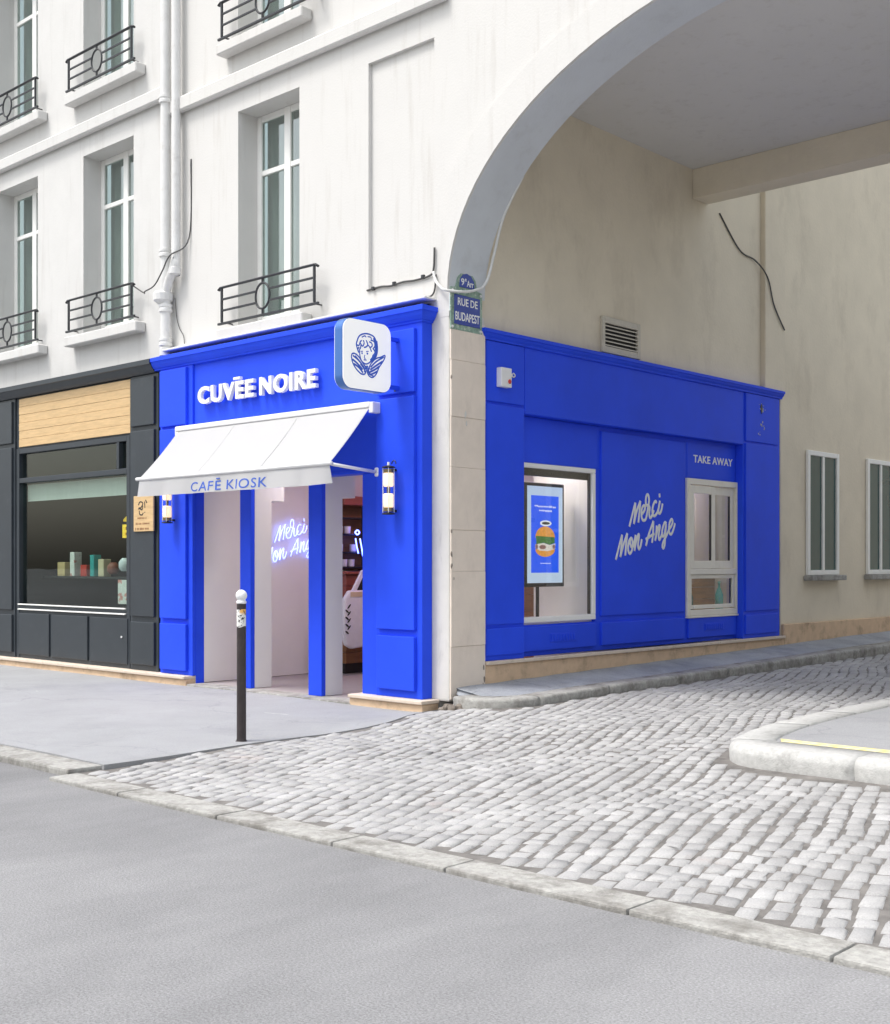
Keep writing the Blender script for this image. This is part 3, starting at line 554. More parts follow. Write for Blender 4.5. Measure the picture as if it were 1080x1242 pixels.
# ------------------------------------------------------------------ blue shopfront, street front
def panelA(x0, x1, z0, z1, y, t, parent, m='blue', name='panel'): return box(name, x0, x1, y-t, y+.004, z0, z1, m, parent, .009, seg=2)
sf = thing('shopfront', 'bright blue painted cafe front with open doorways under a white awning', 'shopfront', (-2.5, -.1, 0))
box('pilaster', -4.728, -4.058, -.145, .06, .117, 3.86, 'blue', sf, .005)
for z0, z1 in ((3.14, 3.83), (.795, 3.105), (.17, .735)): panelA(-4.69, -4.145, z0, z1, -.145, .04, sf)
box('pilaster', -.868, -.229, -.145, .0, .117, 3.86, 'blue', sf, .005)
for z0, z1 in ((3.17, 3.80), (.80, 3.13), (.195, .735)): panelA(-.842, -.305, z0, z1, -.145, .04, sf)
box('jamb', -1.114, -.870, -.122, .05, .03, 2.397, 'blue', sf, .004); box('jamb_bead', -.90, -.872, -.136, -.12, .12, 2.39, 'blue', sf, .004)
box('fascia', -4.056, -.870, -.118, .05, 2.40, 3.86, 'blue', sf, .004)
box('fascia_bead', -4.056, -.870, -.135, -.116, 2.402, 2.43, 'blue', sf, .004)
box('jamb', -4.056, -4.052, -.10, .02, .02, 2.397, 'blue', sf, 0)
prof = [(-.04, 3.853), (.0, 3.855), (.014, 3.855), (.016, 3.872), (.030, 3.880), (.055, 3.915), (.070, 3.955), (.080, 3.957), (.080, 4.003), (.0, 4.03)]
yb, xe = -.145, -.229
c_ = MB().grid([[(-4.835, yb-p, z) for p, z in prof], [(xe+p, yb-p, z) for p, z in prof], [(xe+p, .0, z) for p, z in prof]])
c_.f += [tuple(range(len(prof)))]
c_.quad((-4.835, yb, 4.03), (xe, yb, 4.03), (xe, 0, 4.05), (-4.835, 0, 4.05)); c_.build('cornice', 'blue', sf)
for i, (a, b) in enumerate(((-3.248, -3.049), (-2.04, -1.823))):
    p = box('post', a, b, -.06, .0, .028, 2.398, 'blue', sf, .004)
    MB().prism([(.002, .026), (.252, .026), (.252, 2.19), (.44, 2.19), (.44, 2.93), (.002, 2.93)], lambda u, v, x_: (x_, u, v), a+.004, b-.003).build('fin', 'inner_white', p, .004)
stp = box('threshold', -4.05, -1.16, -.235, .02, -.08, .026, 'granite', sf, .012, seg=2)
for nm, x0, x1, ex in (('plinth', -14, -4.07, 0), ('plinth', -1.19, -.14, 1)):
    m_ = MB().box(x0, x1, -.235, .1 if not ex else -.002, -.1, .078); p = m_.build('plinth', 'plinth', sf if ex else None, .01, seg=2)
    if not ex: tag(p, 'long beige stone plinth under the slate shopfront', 'plinth')
    box('lip', x0 if not ex else x0, x1+(.012 if ex else 0), -.262, .02 if not ex else -.002, .080, .116, 'plinth_lip', p, .008, seg=2)

# channel letters
ltr = thing('sign_lettering', 'white raised shop name CUVÉE NOIRE on the blue fascia', 'sign', (-2.85, -.15, 3.35))
for s_, a, b in (('CUVEE', -3.885, -2.825), ('NOIRE', -2.725, -1.765)):
    for m_ in text(s_, a, b, 3.348, 3.556, .048, SA(-.150), .036, True, spacing=1.10): m_.build('letter', 'white_letter', ltr, .003)
box('accent', -3.20, -3.075, -.198, -.150, 3.572, 3.602, 'white_letter', ltr, .004)

# projecting light box with emblem
sg = thing('light_box_sign', 'white rounded light box with a blue cherub emblem on the corner pilaster', 'sign', (-.54, -.6, 3.12))
def rrect(u0, u1, v0, v1, r, n=8):
    o = []
    for cu, cv, a in ((u1-r, v1-r, 0), (u0+r, v1-r, 90), (u0+r, v0+r, 180), (u1-r, v0+r, 270)):
        o += [(cu+r*math.cos(R(a+90*i/n)), cv+r*math.sin(R(a+90*i/n))) for i in range(n+1)]
    return o
rr_ = rrect(-.985, -.335, 3.14, 3.82, .115)
bx_ = MB().prism(rr_, lambda u, v, x_: (x_, u, v), -.585, -.478).build('case', 'sign_edge', sg, .004)
MB().prism(rrect(-.978, -.342, 3.147, 3.813, .11), lambda u, v, x_: (x_, u, v), -.4775, -.470).build('face', 'sign_face', sg)
MB().prism(rrect(-.978, -.342, 3.147, 3.813, .11), lambda u, v, x_: (x_, u, v), -.593, -.5855).build('face', 'sign_face', sg)
em = MB()
for r0, pts in EMBLEM:
    p = smoothpath(pts, 4); em.tube([(-.4695, u-.657, v+3.48) for u, v in p], r0*1.8, 6, (.25, 1, 1))
em.build('emblem', 'emblem', sg, fix=False)
for z in (3.22, 3.70): box('bracket', -.56, -.51, -.336, -.174, z-.02, z+.02, 'blue', sg, .004)
box('bracket_plate', -.60, -.47, -.182, -.170, 3.18, 3.74, 'blue', sg, .003)
for z in (3.2, 3.72): MB().lathe([(.012, -.19), (.012, -.182)], (-.57, 0, z), 8, 1).build('bolt', 'iron', sg)

# awning
aw = thing('awning', 'white fabric awning reading CAFÉ KIOSK over the cafe doorways', 'awning', (-2.5, -.2, 3.0))
x0, x1, n_ = -4.15, -.84, 60
top = []
for j in range(11):
    t = j/10; top.append([(x0+(x1-x0)*i/n_, -.275-.545*t, 3.055-.60*t-.022*math.sin(math.pi*t)-.004*math.sin(i*.5)*math.sin(math.pi*t)) for i in range(n_+1)])
f_ = MB().grid(top); f_.grid([[(p[0], p[1]+.002, p[2]-.004) for p in r0] for r0 in top]); f_.build('canopy', 'awning', aw, smooth=True, fix=False)
va = []
for j in range(6):
    t = j/5; row = []
    for i in range(n_+1):
        xx = x0+(x1-x0)*i/n_; wv = .010*t*math.sin(i*.55+1)+.006*t*math.sin(i*1.3); e = max(0, (i-n_+5)/5); row.append((xx+(.02*t if i > n_-3 else 0), -.822-wv-.02*t+.05*e*e*t, 2.435-.195*t+.012*e*t))
    va.append(row)
f_ = MB().grid(va); f_.grid([[(p[0], p[1]+.003, p[2]) for p in r0] for r0 in va]); vo = f_.build('valance', 'awning', aw, smooth=True, fix=False)
m_ = text('CAFE KIOSK', -3.13, -1.80, 2.258, 2.362, .004, lambda u, v, d: (u, -.8235-(2.435-v)/.195*(.02+.010*math.sin((u-x0)/(x1-x0)*n_*.55+1)+.006*math.sin((u-x0)/(x1-x0)*n_*1.3))-.4*d, v), .004, True, spacing=1.12)

for q_ in m_: q_.build('letter', 'awning_blue', vo)
box('accent', -2.66, -2.60, -.834, -.829, 2.377, 2.389, 'awning_blue', vo, 0)
MB().tube([(x0-.06,-.82,2.447),(x1+.03,-.82,2.447)], .021, 10).build('front_bar', 'white_metal', aw, smooth=True)
box('cassette', x0-.05, x1+.01, -.30, -.16, 3.045, 3.105, 'white_metal', aw, .014, seg=2)
for xx in (x0-.045, x1+.012): box('end_bracket', xx-.02, xx+.045, -.29, -.146, 2.99, 3.10, 'white_metal', aw, .006)
for xx in (x0+.03, x1+.008):
    a_ = MB().tube([(xx,-.80,2.44),(xx,-.19,2.395)], .017, 8).build('arm', 'white_metal', aw, smooth=True); box('arm_bracket', xx-.025, xx+.025, -.20, -.120, 2.35, 2.44, 'white_metal', a_, .008)

for xs_ in (-3.05, -1.95):
    MB().grid([[(xs_+q, -.275-.545*t_, 3.058-.60*t_-.022*math.sin(math.pi*t_)+dz) for t_ in [k/10 for k in range(11)]] for q, dz in ((-.012, -.001), (-.010, .003), (.010, .003), (.012, -.001))]).build('seam', 'awning', aw)
# wall lanterns
def lantern(x_, label):
    t = thing('wall_lantern', label, 'lantern', (x_, -.29, 1.95), 'tubular wall lanterns on the blue pilasters'); y = -.29; c = (x_, y, 0)
    for z in (1.965, 2.43): MB().lathe([(.030, z-.016), (.068, z-.012), (.068, z-.005), (.05, z+.004), (.02, z+.012)], c, 20).build('cap', 'black', t)
    for z in (2.0, 2.385): MB().lathe([(.05, z-.018), (.052, z-.018), (.052, z+.02), (.05, z+.02)], c, 20).build('collar', 'brass', t)
    for z0, z1 in ((2.02, 2.16), (2.23, 2.37)): MB().lathe([(.044, z0), (.050, z0+.012), (.050, z1-.012), (.044, z1)], c, 20).build('glowing_shade', 'lamp_warm', t, smooth=True)
    MB().lathe([(.018, 2.155), (.018, 2.235)], c, 10).build('lamp_holder', 'brass', t)
    for a in (45, 135, 225, 315): MB().tube([(x_+.056*math.cos(R(a)), y+.056*math.sin(R(a)), 1.97), (x_+.056*math.cos(R(a)), y+.056*math.sin(R(a)), 2.42)], .004, 6).build('rod', 'white_metal', t)
    MB().lathe([(.054, 1.985), (.054, 2.40)], c, 20).build('glass_tube', 'glass_tube', t, smooth=True)
    for z in (1.99, 2.40): box('bracket', x_-.012, x_+.012, -.245, -.172, z-.012, z+.012, 'black', t, .003)
    MB().tube([(x_+.035+.03*math.cos(a), -.25, 2.455+.035*math.sin(a)) for a in [math.pi*i/10 for i in range(11)]], .006, 6).build('hook', 'black', t)
    MB().lathe([(.014, 2.44), (.012, 2.475)], c, 10).build('finial', 'white_metal', t)
lantern(-.555, 'tubular wall lantern on the pilaster beside the corner pier, below the light box')
lantern(-4.37, 'tubular wall lantern on the far pilaster, half hidden by the awning valance')

# ------------------------------------------------------------------ inside the cafe
tag(MB().box(-4.3, -.18, .0205, 6.3, -.06, .024).build('interior_floor', 'inner_floor'), kind='structure')
iw = tag(MB().box(-4.25, -4.053, -.095, 6.3, .03, 2.96).build('interior_wall', 'inner_white'), kind='structure')
tag(MB().box(-4.25, -.18, .055, 6.3, 2.962, 3.05).build('interior_ceiling', 'inner_white'), kind='structure')
tag(MB().box(-4.05, -1.06, 3.3, 3.4, .026, 2.96).build('interior_wall', 'inner_white'), kind='structure')
tag(MB().box(-1.05, -.18, 2.63, 2.70, .026, 2.96).build('interior_wall', 'inner_white'), kind='structure')
tag(MB().box(-1.05, -.95, 2.702, 6.3, .026, 2.96).build('interior_wall', 'inner_white'), kind='structure')
tag(MB().box(-.45, -.185, .06, .50, .026, 2.96).build('interior_wall', 'inner_white'), kind='structure')
tag(MB().box(-1.05, -.186, 1.15, 2.628, .70, .83).build('display_floor', 'inner_white'), kind='structure')
for (x_, y, e) in ((-2.45, .75, 0), (-2.6, 2.3, 1), (-.62, 2.1, 2), (-.5, 5.2, 3)):  # unseen lamps; the last two added to brighten display window and take away blind
    t = thing('unseen_ceiling_lamp', ['unseen round warm ceiling lamp brightening the cafe doorways', 'pinkish round ceiling lamp near the wooden counter and shelf rack', 'added round ceiling lamp brightening the display in the side window', 'added round ceiling lamp brightening the take away blind'][e], 'lamp', (x_, y, 2.90), 'ceiling lamps in the cafe')
    MB().lathe([(.16, 2.905), (.17, 2.915), (.17, 2.955), (.1, 2.96)], (x_, y, 0), 24).build('housing', 'white_metal', t); MB().lathe([(.14, 2.895), (.15, 2.90), (.15, 2.904)], (x_, y, 0), 24).build('diffuser', 'ceiling_lamp_pink' if e == 1 else 'unseen_ceiling_lamp', t)
ne = MB()
for s_ in SCRIPT: ne.tube([(-4.00, 1.065+(u+.363)*.76, 1.73+(v-.031)*.76) for u, v in smoothpath(s_, 5)], .0075, 6)
tag(ne.build('neon_sign', 'neon', smooth=True, fix=False), 'glowing blue white neon script Merci Mon Ange inside the doorway', 'neon sign')
ct = thing('counter', 'wooden counter with red brown boards at the back of the cafe', 'counter', (-3.7, 2.6, .026))
for i in range(8):
    box('board', -4.0, -3.66+.004*(i % 2), 1.98, 3.25, .16+i*.145, .16+i*.145+.140, 'wood_red' if i > 2 else 'wood_dark', ct, .004)
box('kick_plate', -3.99, -3.70, 2.0, 3.24, .026, .155, 'black', ct, 0); box('worktop', -4.04, -3.62, 1.95, 3.28, 1.322, 1.36, 'wood_red', ct, .006)
sh = thing('shelf_rack', 'black metal shelf rack on the wall above the wooden counter', 'shelf', (-3.9, 2.6, 1.4))
for z in (1.40, 1.60, 1.84, 2.06): box('shelf', -4.04, -3.84, 1.99, 3.25, z, z+.022, 'black', sh, .002)
for y in (2.0, 2.45, 2.9, 3.23): box('upright', -3.865, -3.84, y, y+.022, 1.425, 2.3, 'black', sh, .002)
box('back_board', -4.045, -4.042, 1.98, 3.26, 1.38, 2.36, 'wood_dark', sh, 0)
tag(box('red_box', -4.03, -3.80, 2.08, 3.0, 2.24, 2.36, 'wood_red', None, .006), 'red brown box on top of the black shelf rack', 'box')
for i, (y, z) in enumerate(((2.12, 1.862), (2.26, 1.862), (2.36, 1.622), (2.12, 1.622), (2.2, 1.422), (2.33, 1.422), (2.6, 1.622), (2.62, 1.862))):
    tag(MB().lathe([(.035, z+.001), (.042, z+.01), (.045, z+.10), (.04, z+.10), (.036, z+.02)], (-3.94, y, 0), 14).build('cup', 'white_metal' if i % 2 else 'tote'), 'small pale cup on the %s shelf of the black rack' % ('lower' if z < 1.5 else 'middle' if z < 1.7 else 'upper'), 'cup', 'cups on the shelf rack')
ne2 = MB()  # glowing strokes modelled in place of the neon sign's reflection
for s_ in ([(2.28,1.80),(2.30,1.70),(2.33,1.60)], [(2.36,1.80),(2.39,1.68),(2.42,1.56),(2.45,1.68),(2.5,1.80)], [(2.44,1.74),(2.49,1.6),(2.54,1.46)], [(2.27,1.88),(2.31,1.91),(2.35,1.88),(2.31,1.85),(2.27,1.88)]): ne2.tube([(-3.80, a, b) for a, b in smoothpath(s_, 5)], .009, 6)
tag(ne2.build('neon_reflection', 'neon_reflection_glow', smooth=True, fix=False), 'small deep blue glowing strokes standing in for the neon reflection at the black shelf rack', 'neon sign')
tb = thing('tote_bag', 'white rounded bag with a dark leaf print in front of the wooden counter', 'bag', (-3.5, 1.95, .4))
MB().prism([(1.74,.42),(1.70,.56),(1.69,.80),(1.72,1.02),(1.80,1.12),(2.2,1.12),(2.28,1.02),(2.30,.8),(2.28,.52),(2.2,.40),(1.84,.37)], lambda u, v, x_: (x_, u, v), -3.46, -3.38).build('bag_body', 'tote', tb, .03, seg=3, smooth=True)
MB().prism([(1.84,1.09),(1.92,1.09),(2.10,1.38),(2.03,1.38)], lambda u, v, x_: (x_, u, v), -3.44, -3.40).build('strap', 'tote', tb, .008); MB().prism([(1.93,1.095),(2.22,1.095),(2.22,1.36),(2.11,1.38)], lambda u, v, x_: (x_, u, v), -3.435, -3.41).build('lining', 'black', tb)
box('opening_band', -3.378, -3.374, 1.80, 2.2, 1.04, 1.10, 'tan_cloth', tb, 0)
for i in range(8):
    z = .58+.045*i; lf = MB().prism(ell(1.74+.035*(i % 2), z, .028, .014), lambda u, v, x_: (x_, u, v+(u-1.75)*(.9 if i % 2 else -.6)), -3.379, -3.374); lf.build('leaf_print', 'leaf_print', tb)
# screen in the side window
sc = thing('display_screen', 'black framed upright screen showing a burger advert in the side window', 'screen', (-.48, 2.08, .83))
box('case', -.53, -.452, 1.715, 2.449, 1.20, 2.375, 'black', sc, .008)
scr = box('screen', -.4518, -.448, 1.77, 2.408, 1.245, 2.335, 'screen_pale', sc, 0)
box('advert', -.4478, -.4465, 1.835, 2.335, 1.36, 2.23, 'screen_blue', scr, 0)
fB = SB(-.4463); cy, cz = 2.085, 1.71
def pr(pts, m, d=.001): flatpoly(pts, fB, d, d+.001).build('print', m, scr)
pr(ell(cy, cz+.045, .178, .13, 0, 180), 'bun'); pr(ell(cy, cz-.085, .178, .085, 180, 360), 'bun'); pr([(cy-.17, cz+.065), (cy+.17, cz+.055), (cy+.175, cz-.01), (cy+.08, cz-.035), (cy-.03, cz-.012), (cy-.16, cz-.03)], 'lettuce', .002)
pr([(cy-.18, cz-.03), (cy-.03, cz-.014), (cy+.08, cz-.036), (cy+.185, cz-.015), (cy+.18, cz-.08), (cy+.05, cz-.105), (cy-.1, cz-.10), (cy-.185, cz-.07)], 'filling', .002); pr(ell(cy-.05, cz-.06, .06, .025), 'ham', .004); pr(ell(cy+.155, cz-.055, .025, .025), 'ham', .004); pr(ell(cy-.16, cz-.055, .025, .03), 'ham', .004)
pr(ell(cy+.01, 1.92, .105, .033), 'screen_white'); pr(ell(cy+.01, 1.92, .072, .016), 'black', .003)
for (a, b, z, h) in ((-.19, -.145, 2.105, .028), (-.13, -.03, 2.10, .022), (-.02, .06, 2.10, .026), (.07, .13, 2.10, .03), (.14, .185, 2.095, .03), (-.11, -.02, 2.055, .026), (.0, .11, 2.052, .026), (-.085, -.01, 1.462, .014), (.0, .085, 1.462, .014)):
    u = cy+a
    while u < cy+b: pr(ell(u+.008, z+.3*h, .0085, h*random.uniform(.3, .5), n=8), 'screen_white'); u += .021
MB().lathe([(.02, .86), (.02, 1.2)], (-.49, 2.0, 0), 12).build('pole', 'black', sc); box('base', -.60, -.38, 1.86, 2.14, .832, .858, 'black', sc, .006)
wp = thing('wood_panelling', 'brown wooden boards behind the screen in the side window', 'panelling', (-1.8, 3.0, .1))
for i in range(11): box('board', -3.0, -1.06, 3.2+.003*(i % 2), 3.29, .03+i*.21, .03+i*.21+.205, 'wood_dark', wp, .004)

# ------------------------------------------------------------------ blue shopfront, passage side
sb = thing('shopfront', 'deep blue painted side wall of the cafe with take away window in the passage', 'shopfront', (-.05, 3.6, .4))
def panelB(y0, y1, z0, z1, x_, t, name='panel'): return box(name, x_-.004, x_+t, y0, y1, z0, z1, 'blue', sb, .009, seg=2)
box('pilaster', -.18, -.022, .532, 1.19, .466, 3.77, 'blue', sb, .004)
for z0, z1 in ((3.125, 3.74), (.835, 3.095), (.52, .80)): panelB(.56, 1.165, z0, z1, -.022, .024)
box('fascia', -.18, -.012, 1.192, 5.768, 3.045, 3.77, 'blue', sb, .006)
box('pilaster', -.18, -.022, 5.77, 6.78, .466, 3.77, 'blue', sb, .004)
for z0, z1 in ((3.10, 3.74), (.83, 3.07), (.52, .78)): panelB(5.815, 6.70, z0, z1, -.022, .024)
# recessed boarding round the two windows
for y0, y1, z0, z1 in ((1.192, 2.655, 2.55, 3.04), (2.607, 4.528, .80, 2.546), (2.657, 5.768, 2.548, 3.043), (5.828, 5.768, .8, 2.5)):
    if y1 > y0: box('boarding', -.185, -.130, y0, y1, z0, z1, 'blue', sb, .003)
box('boarding', -.185, -.130, 1.192, 5.768, .466, .80, 'blue', sb, .003)
panelB(2.70, 4.47, .86, 2.99, -.130, .024); panelB(4.56, 5.73, 2.56, 3.0, -.130, .006)
for y0, y1 in ((1.23, 2.585), (2.70, 4.47), (4.56, 5.74)): panelB(y0, y1, .52, .785, -.130, .030)
for y0, y1 in ((1.73, 2.22), (4.93, 5.43)):
    v_ = box('vent_grille', -.1005, -.094, y0, y1, .60, .70, 'blue', sb, .003)
    for i in range(9): box('slat', -.095, -.086, y0+.02+i*(y1-y0-.04)/9, y0+.02+(i+.55)*(y1-y0-.04)/9, .615, .685, 'blue', v_, .002)
profB = [(-.02, 3.744), (.0, 3.745), (.012, 3.745), (.016, 3.765), (.035, 3.785), (.046, 3.81), (.058, 3.812), (.058, 3.846), (.0, 3.865)]
xb = -.002
c_ = MB().grid([[(-.02, .532-p, z) for p, z in profB], [(xb+p, .532-p, z) for p, z in profB], [(xb+p, 6.80, z) for p, z in profB], [(-.04, 6.80, z) for p, z in profB]]); c_.quad((xb, .532, 3.865), (xb, 6.8, 3.865), (-.05, 6.8, 3.87), (-.05, .532, 3.87)); c_.build('cornice', 'blue', sb)
pl = MB().prism([(-.02, .1), (.012, .1), (.012, .428), (-.02, .428)], lambda u, v, y: (u, y, v), .535, 6.85).build('plinth', 'plinth', sb, .006)
yy = .536
while yy < 6.7:
    l_ = min(6.85, yy+1.25+.5*random.random()); box('lip', -.02, .04, yy+.002, l_-.002, .430, .466, 'plinth_lip', pl, .007, seg=2); yy = l_
# display window
wd = MB(); X0, X1 = -.165, -.118
wd.box(X0, X1, 1.20, 2.603, 2.495, 2.545); wd.box(X0, X1, 1.20, 2.603, .826, .885); wd.box(X0, X1, 2.545, 2.603, .887, 2.493); wd.box(X0, X1, 1.20, 1.25, .887, 2.493)
wn = wd.build('display_window', 'frame_white', sb, .005); box('pane', -.148, -.140, 1.25, 2.545, .885, 2.495, 'glass', wn, 0)
box('blind_cassette', -.25, -.19, 1.22, 2.60, 2.42, 2.52, 'black', wn, .006); box('gasket', -.185, -.15, 2.528, 2.543, .89, 2.49, 'black', wn, 0)
# take away window
tk = MB()
def fr(m_, y0, y1, z0, z1, x0, x1, t, tb=None):
    tb = tb or t; m_.box(x0, x1, y0, y0+t, z0, z1); m_.box(x0, x1, y1-t, y1, z0, z1); m_.box(x0+.002, x1-.002, y0+t, y1-t, z0, z0+tb); m_.box(x0+.002, x1-.002, y0+t, y1-t, z1-tb, z1)
fr(tk, 4.530, 5.826, .80, 2.545, -.18, -.100, .075); tk.box(-.175, -.104, 4.606, 5.750, 1.325, 1.395)
tw = tk.build('take_away_window', 'sash', sb, .005)
for a, b, x_ in ((4.625, 5.225, -.122), (5.19, 5.745, -.15)):
    s1 = MB(); fr(s1, a, b, 1.40, 2.462, x_-.02, x_+.008, .085, .10); so = s1.build('sash', 'sash', tw, .004); box('pane', x_-.010, x_-.004, a+.085, b-.085, 1.50, 2.36, 'glass', so, 0); box('gasket', x_-.013, x_-.001, b-.12, b-.086, 1.505, 2.355, 'black', so, 0)
s1 = MB(); fr(s1, 4.61, 5.745, .885, 1.322, -.165, -.125, .06, .05); so = s1.build('lower_frame', 'sash', tw, .004); box('pane', -.148, -.142, 4.67, 5.685, .935, 1.272, 'glass', so, 0); box('gasket', -.16, -.15, 5.655, 5.684, .94, 1.27, 'black', so, 0)
for y in (4.72, 5.63): MB().lathe([(.014, -.124), (.012, -.116)], (0, y, .91), 10, 0).build('latch', 'white_metal', tw)
box('sill', -.14, -.085, 4.528, 5.828, .775, .798, 'sash', tw, .004)
bl = thing('reflection_blind', 'beige vertical slat blind standing in for the reflection in the take away sashes', 'blind', (-.8, 5.1, 1.3))  # slats stand in for the house reflected in the sash glass
for i in range(28):
    y = 4.3+i*.068; MB().add([(-.80, y, 1.3), (-.775, y+.064, 1.3), (-.775, y+.064, 2.7), (-.80, y, 2.7), (-.802, y+.001, 1.3), (-.777, y+.065, 1.3), (-.777, y+.065, 2.7), (-.802, y+.001, 2.7)], [(0,1,2,3), (4,7,6,5), (0,3,7,4), (1,5,6,2), (0,4,5,1), (3,2,6,7)]).build('slat', 'blind', bl, fix=True)
box('head_rail', -.82, -.76, 4.28, 6.24, 2.7, 2.74, 'white_metal', bl, .004)
tc = thing('counter', 'brown wooden counter behind the lower take away pane', 'counter', (-.6, 5.2, .83))
for i in range(3): box('board', -.62+.002*i, -.58, 4.4, 6.0, .83+.16*i, .83+.16*i+.155, 'wood_counter', tc, .004)
tag(MB().box(-.94, -.19, 4.2, 6.2, .70, .828).build('counter_shelf', 'inner_floor'), 'shelf inside below the take away window', 'shelf')
def bottle(y, x_, m, h, label):
    z = .829; t = tag(MB().lathe([(.03, z), (.052, z+.012), (.054, z+h*.55), (.03, z+h*.72), (.016, z+h*.80), (.016, z+h*.93), (.02, z+h*.94), (.02, z+h)], (x_, y, 0), 18).build('bottle', m, smooth=True), label, 'bottle')
bottle(5.57, -.26, 'teal_glass', .40, 'bright teal bottle behind the lower take away pane beside the gasket'); bottle(4.86, -.28, 'dark_bottle', .36, 'dark bottle behind the lower take away pane, shorter and nearer the lettering'); bottle(4.74, -.30, 'dark_bottle', .42, 'taller dark green bottle standing behind the lower take away pane')
# lettering on the side wall
st = MB()
for s_ in SCRIPT: st.tube([(-.1055, 3.62+u, 1.87+v) for u, v in smoothpath(s_, 5)], .0185, 8, (.2, 1, 1))
tag(st.build('script_lettering', 'white_print', sb, smooth=True, fix=False), 'white painted script Merci Mon Ange')
m_ = text('TAKE AWAY', 4.705, 5.675, 2.752, 2.848, .004, SB(-.1238), .016, True, spacing=1.06)
for q_ in m_: q_.build('letter', 'white_print', sb)
chp = MB()
for i in range(26):
    y = 6.23+random.gauss(0, .035); z = random.choice((random.gauss(3.56, .05), random.gauss(3.33, .06))); s0 = random.uniform(.006, .02)
    chp.prism([(y+s0*random.uniform(.5, 1)*math.cos(a), z+1.4*s0*random.uniform(.5, 1)*math.sin(a)) for a in (0, 1.2, 2.4, 3.6, 4.9)], lambda u, v, x_: (x_, u, v), .0022, .0036+.0002*i)
chp.build('paint_chips', 'chip', sb, fix=False)
MB().prism([(6.20,3.60),(6.235,3.63),(6.25,3.56),(6.225,3.49),(6.205,3.53)], lambda u, v, x_: (x_, u, v), .0022, .009).build('paint_scar', 'black', sb)

# ------------------------------------------------------------------ fittings of the corner
ss = thing('street_sign', 'blue enamel street sign RUE DE BUDAPEST with green border on the pier', 'street sign', (.02, .25, 3.78))
x_ = .018
MB().prism([(.005,3.775),(.475,3.775),(.475,4.19),(.40,4.20),(.375,4.30),(.31,4.365),(.24,4.385),(.17,4.365),(.105,4.30),(.08,4.20),(.005,4.19)], lambda u, v, a: (a, u, v), .001, x_).build('border', 'enamel_green', ss, .004)
MB().prism([(.05,3.83),(.435,3.83),(.435,4.125),(.05,4.125)], lambda u, v, a: (a, u, v), x_+.0005, x_+.006).build('plate', 'enamel_blue', ss, .003)
MB().prism([(.125,4.205),(.355,4.205),(.345,4.285),(.30,4.335),(.24,4.352),(.18,4.335),(.135,4.285)], lambda u, v, a: (a, u, v), x_+.0005, x_+.006).build('plate', 'enamel_blue', ss, .003)
for s_, a, b, c, d in (('RUE DE', .10, .395, 4.02, 4.095), ('BUDAPEST', .065, .425, 3.87, 3.955), ('9', .15, .195, 4.225, 4.295), ('e', .205, .228, 4.27, 4.298), ('Arr', .235, .335, 4.222, 4.285)):
    [q_.build('letter', 'white_letter', ss) for q_ in text(s_, a, b, c, d, .002, SB(x_+.006), .012, True)]
for y in (.03, .45):
    for z in (3.80, 4.16): MB().lathe([(.016, x_), (.012, x_+.008)], (0, y, z), 10, 0).build('bolt', 'pipe_grey', ss)
al = thing('alarm_box', 'small white alarm box with red lens on the dark blue pilaster', 'alarm', (.04, .79, 3.27))
box('case', .003, .075, .71, .875, 3.275, 3.475, 'white_metal', al, .01, seg=2); MB().lathe([(.022, .074), (.024, .082), (.012, .092)], (0, .835, 3.335), 14, 0).build('lens', 'red_plastic', al)
MB().tube(smoothpath([(.02,.88,3.42),(.02,.93,3.40),(.02,.96,3.44),(.02,.99,3.42),(.02,.96,3.40),(.02,.92,3.43)], 5), .007, 6).build('wire', 'cable_white', al, smooth=True)
gr = thing('vent_louvre', 'beige metal louvred vent above the blue side cornice', 'vent', (-.03, 2.96, 3.85))
g_ = MB(); fr(g_, 2.58, 3.345, 3.875, 4.29, -.044, -.005, .055, .075); g_.build('frame', 'louver', gr, .005); box('backing', -.0445, -.040, 2.63, 3.29, 3.88, 4.25, 'black', gr, 0)
for i in range(6):
    z = 3.955+i*.044; MB().add([(-.036, 2.637, z+.016), (-.008, 2.637, z), (-.008, 3.288, z), (-.036, 3.288, z+.016), (-.036, 2.637, z+.022), (-.008, 2.637, z+.014), (-.008, 3.288, z+.014), (-.036, 3.288, z+.022)], [(0,1,2,3), (4,7,6,5), (0,4,5,1), (1,5,6,2), (2,6,7,3), (3,7,4,0)]).build('slat', 'louver', gr)
cable([(-.035,5.2,6.0),(-.03,5.7,5.62),(-.02,6.1,5.55),(.04,6.33,5.35),(.045,6.5,5.0),(.045,6.8,4.7)], .01, 'cable_dark', 'dark wire hanging on the beige wall in the passage corner')

# ------------------------------------------------------------------ bollard
bo = thing('bollard', 'dark brown street bollard with white ball top and stickers', 'bollard', (.129, -2.647, 0)); c = (.129, -2.647, 0)
MB().lathe([(.041, -.05), (.041, .02), (.039, .03), (.038, 1.13), (.036, 1.135)], c, 24).build('post', 'bollard', bo, smooth=False)
MB().lathe([(.046, -.02), (.052, .003), (.046, .012), (.040, .014)], c, 20).build('collar', 'bollard', bo)
MB().lathe([(.036, 1.132), (.041, 1.136), (.041, 1.15), (.034, 1.158)]+[(.047*math.sin(R(a)), 1.20-.047*math.cos(R(a))) for a in range(42, 180, 12)]+[(.003, 1.247)], c, 24).build('ball', 'white_print', bo, smooth=True)
def wrap(z0, z1, a0, a1, m):
    MB().grid([[(c[0]+.0392*math.cos(R(a)), c[1]+.0392*math.sin(R(a)), z+(.006*math.sin(a) if z == z0 else 0)) for a in range(a0, a1+1, 6)] for z in (z0, (z0+z1)/2, z1)]).build('sticker', m, bo, smooth=True)
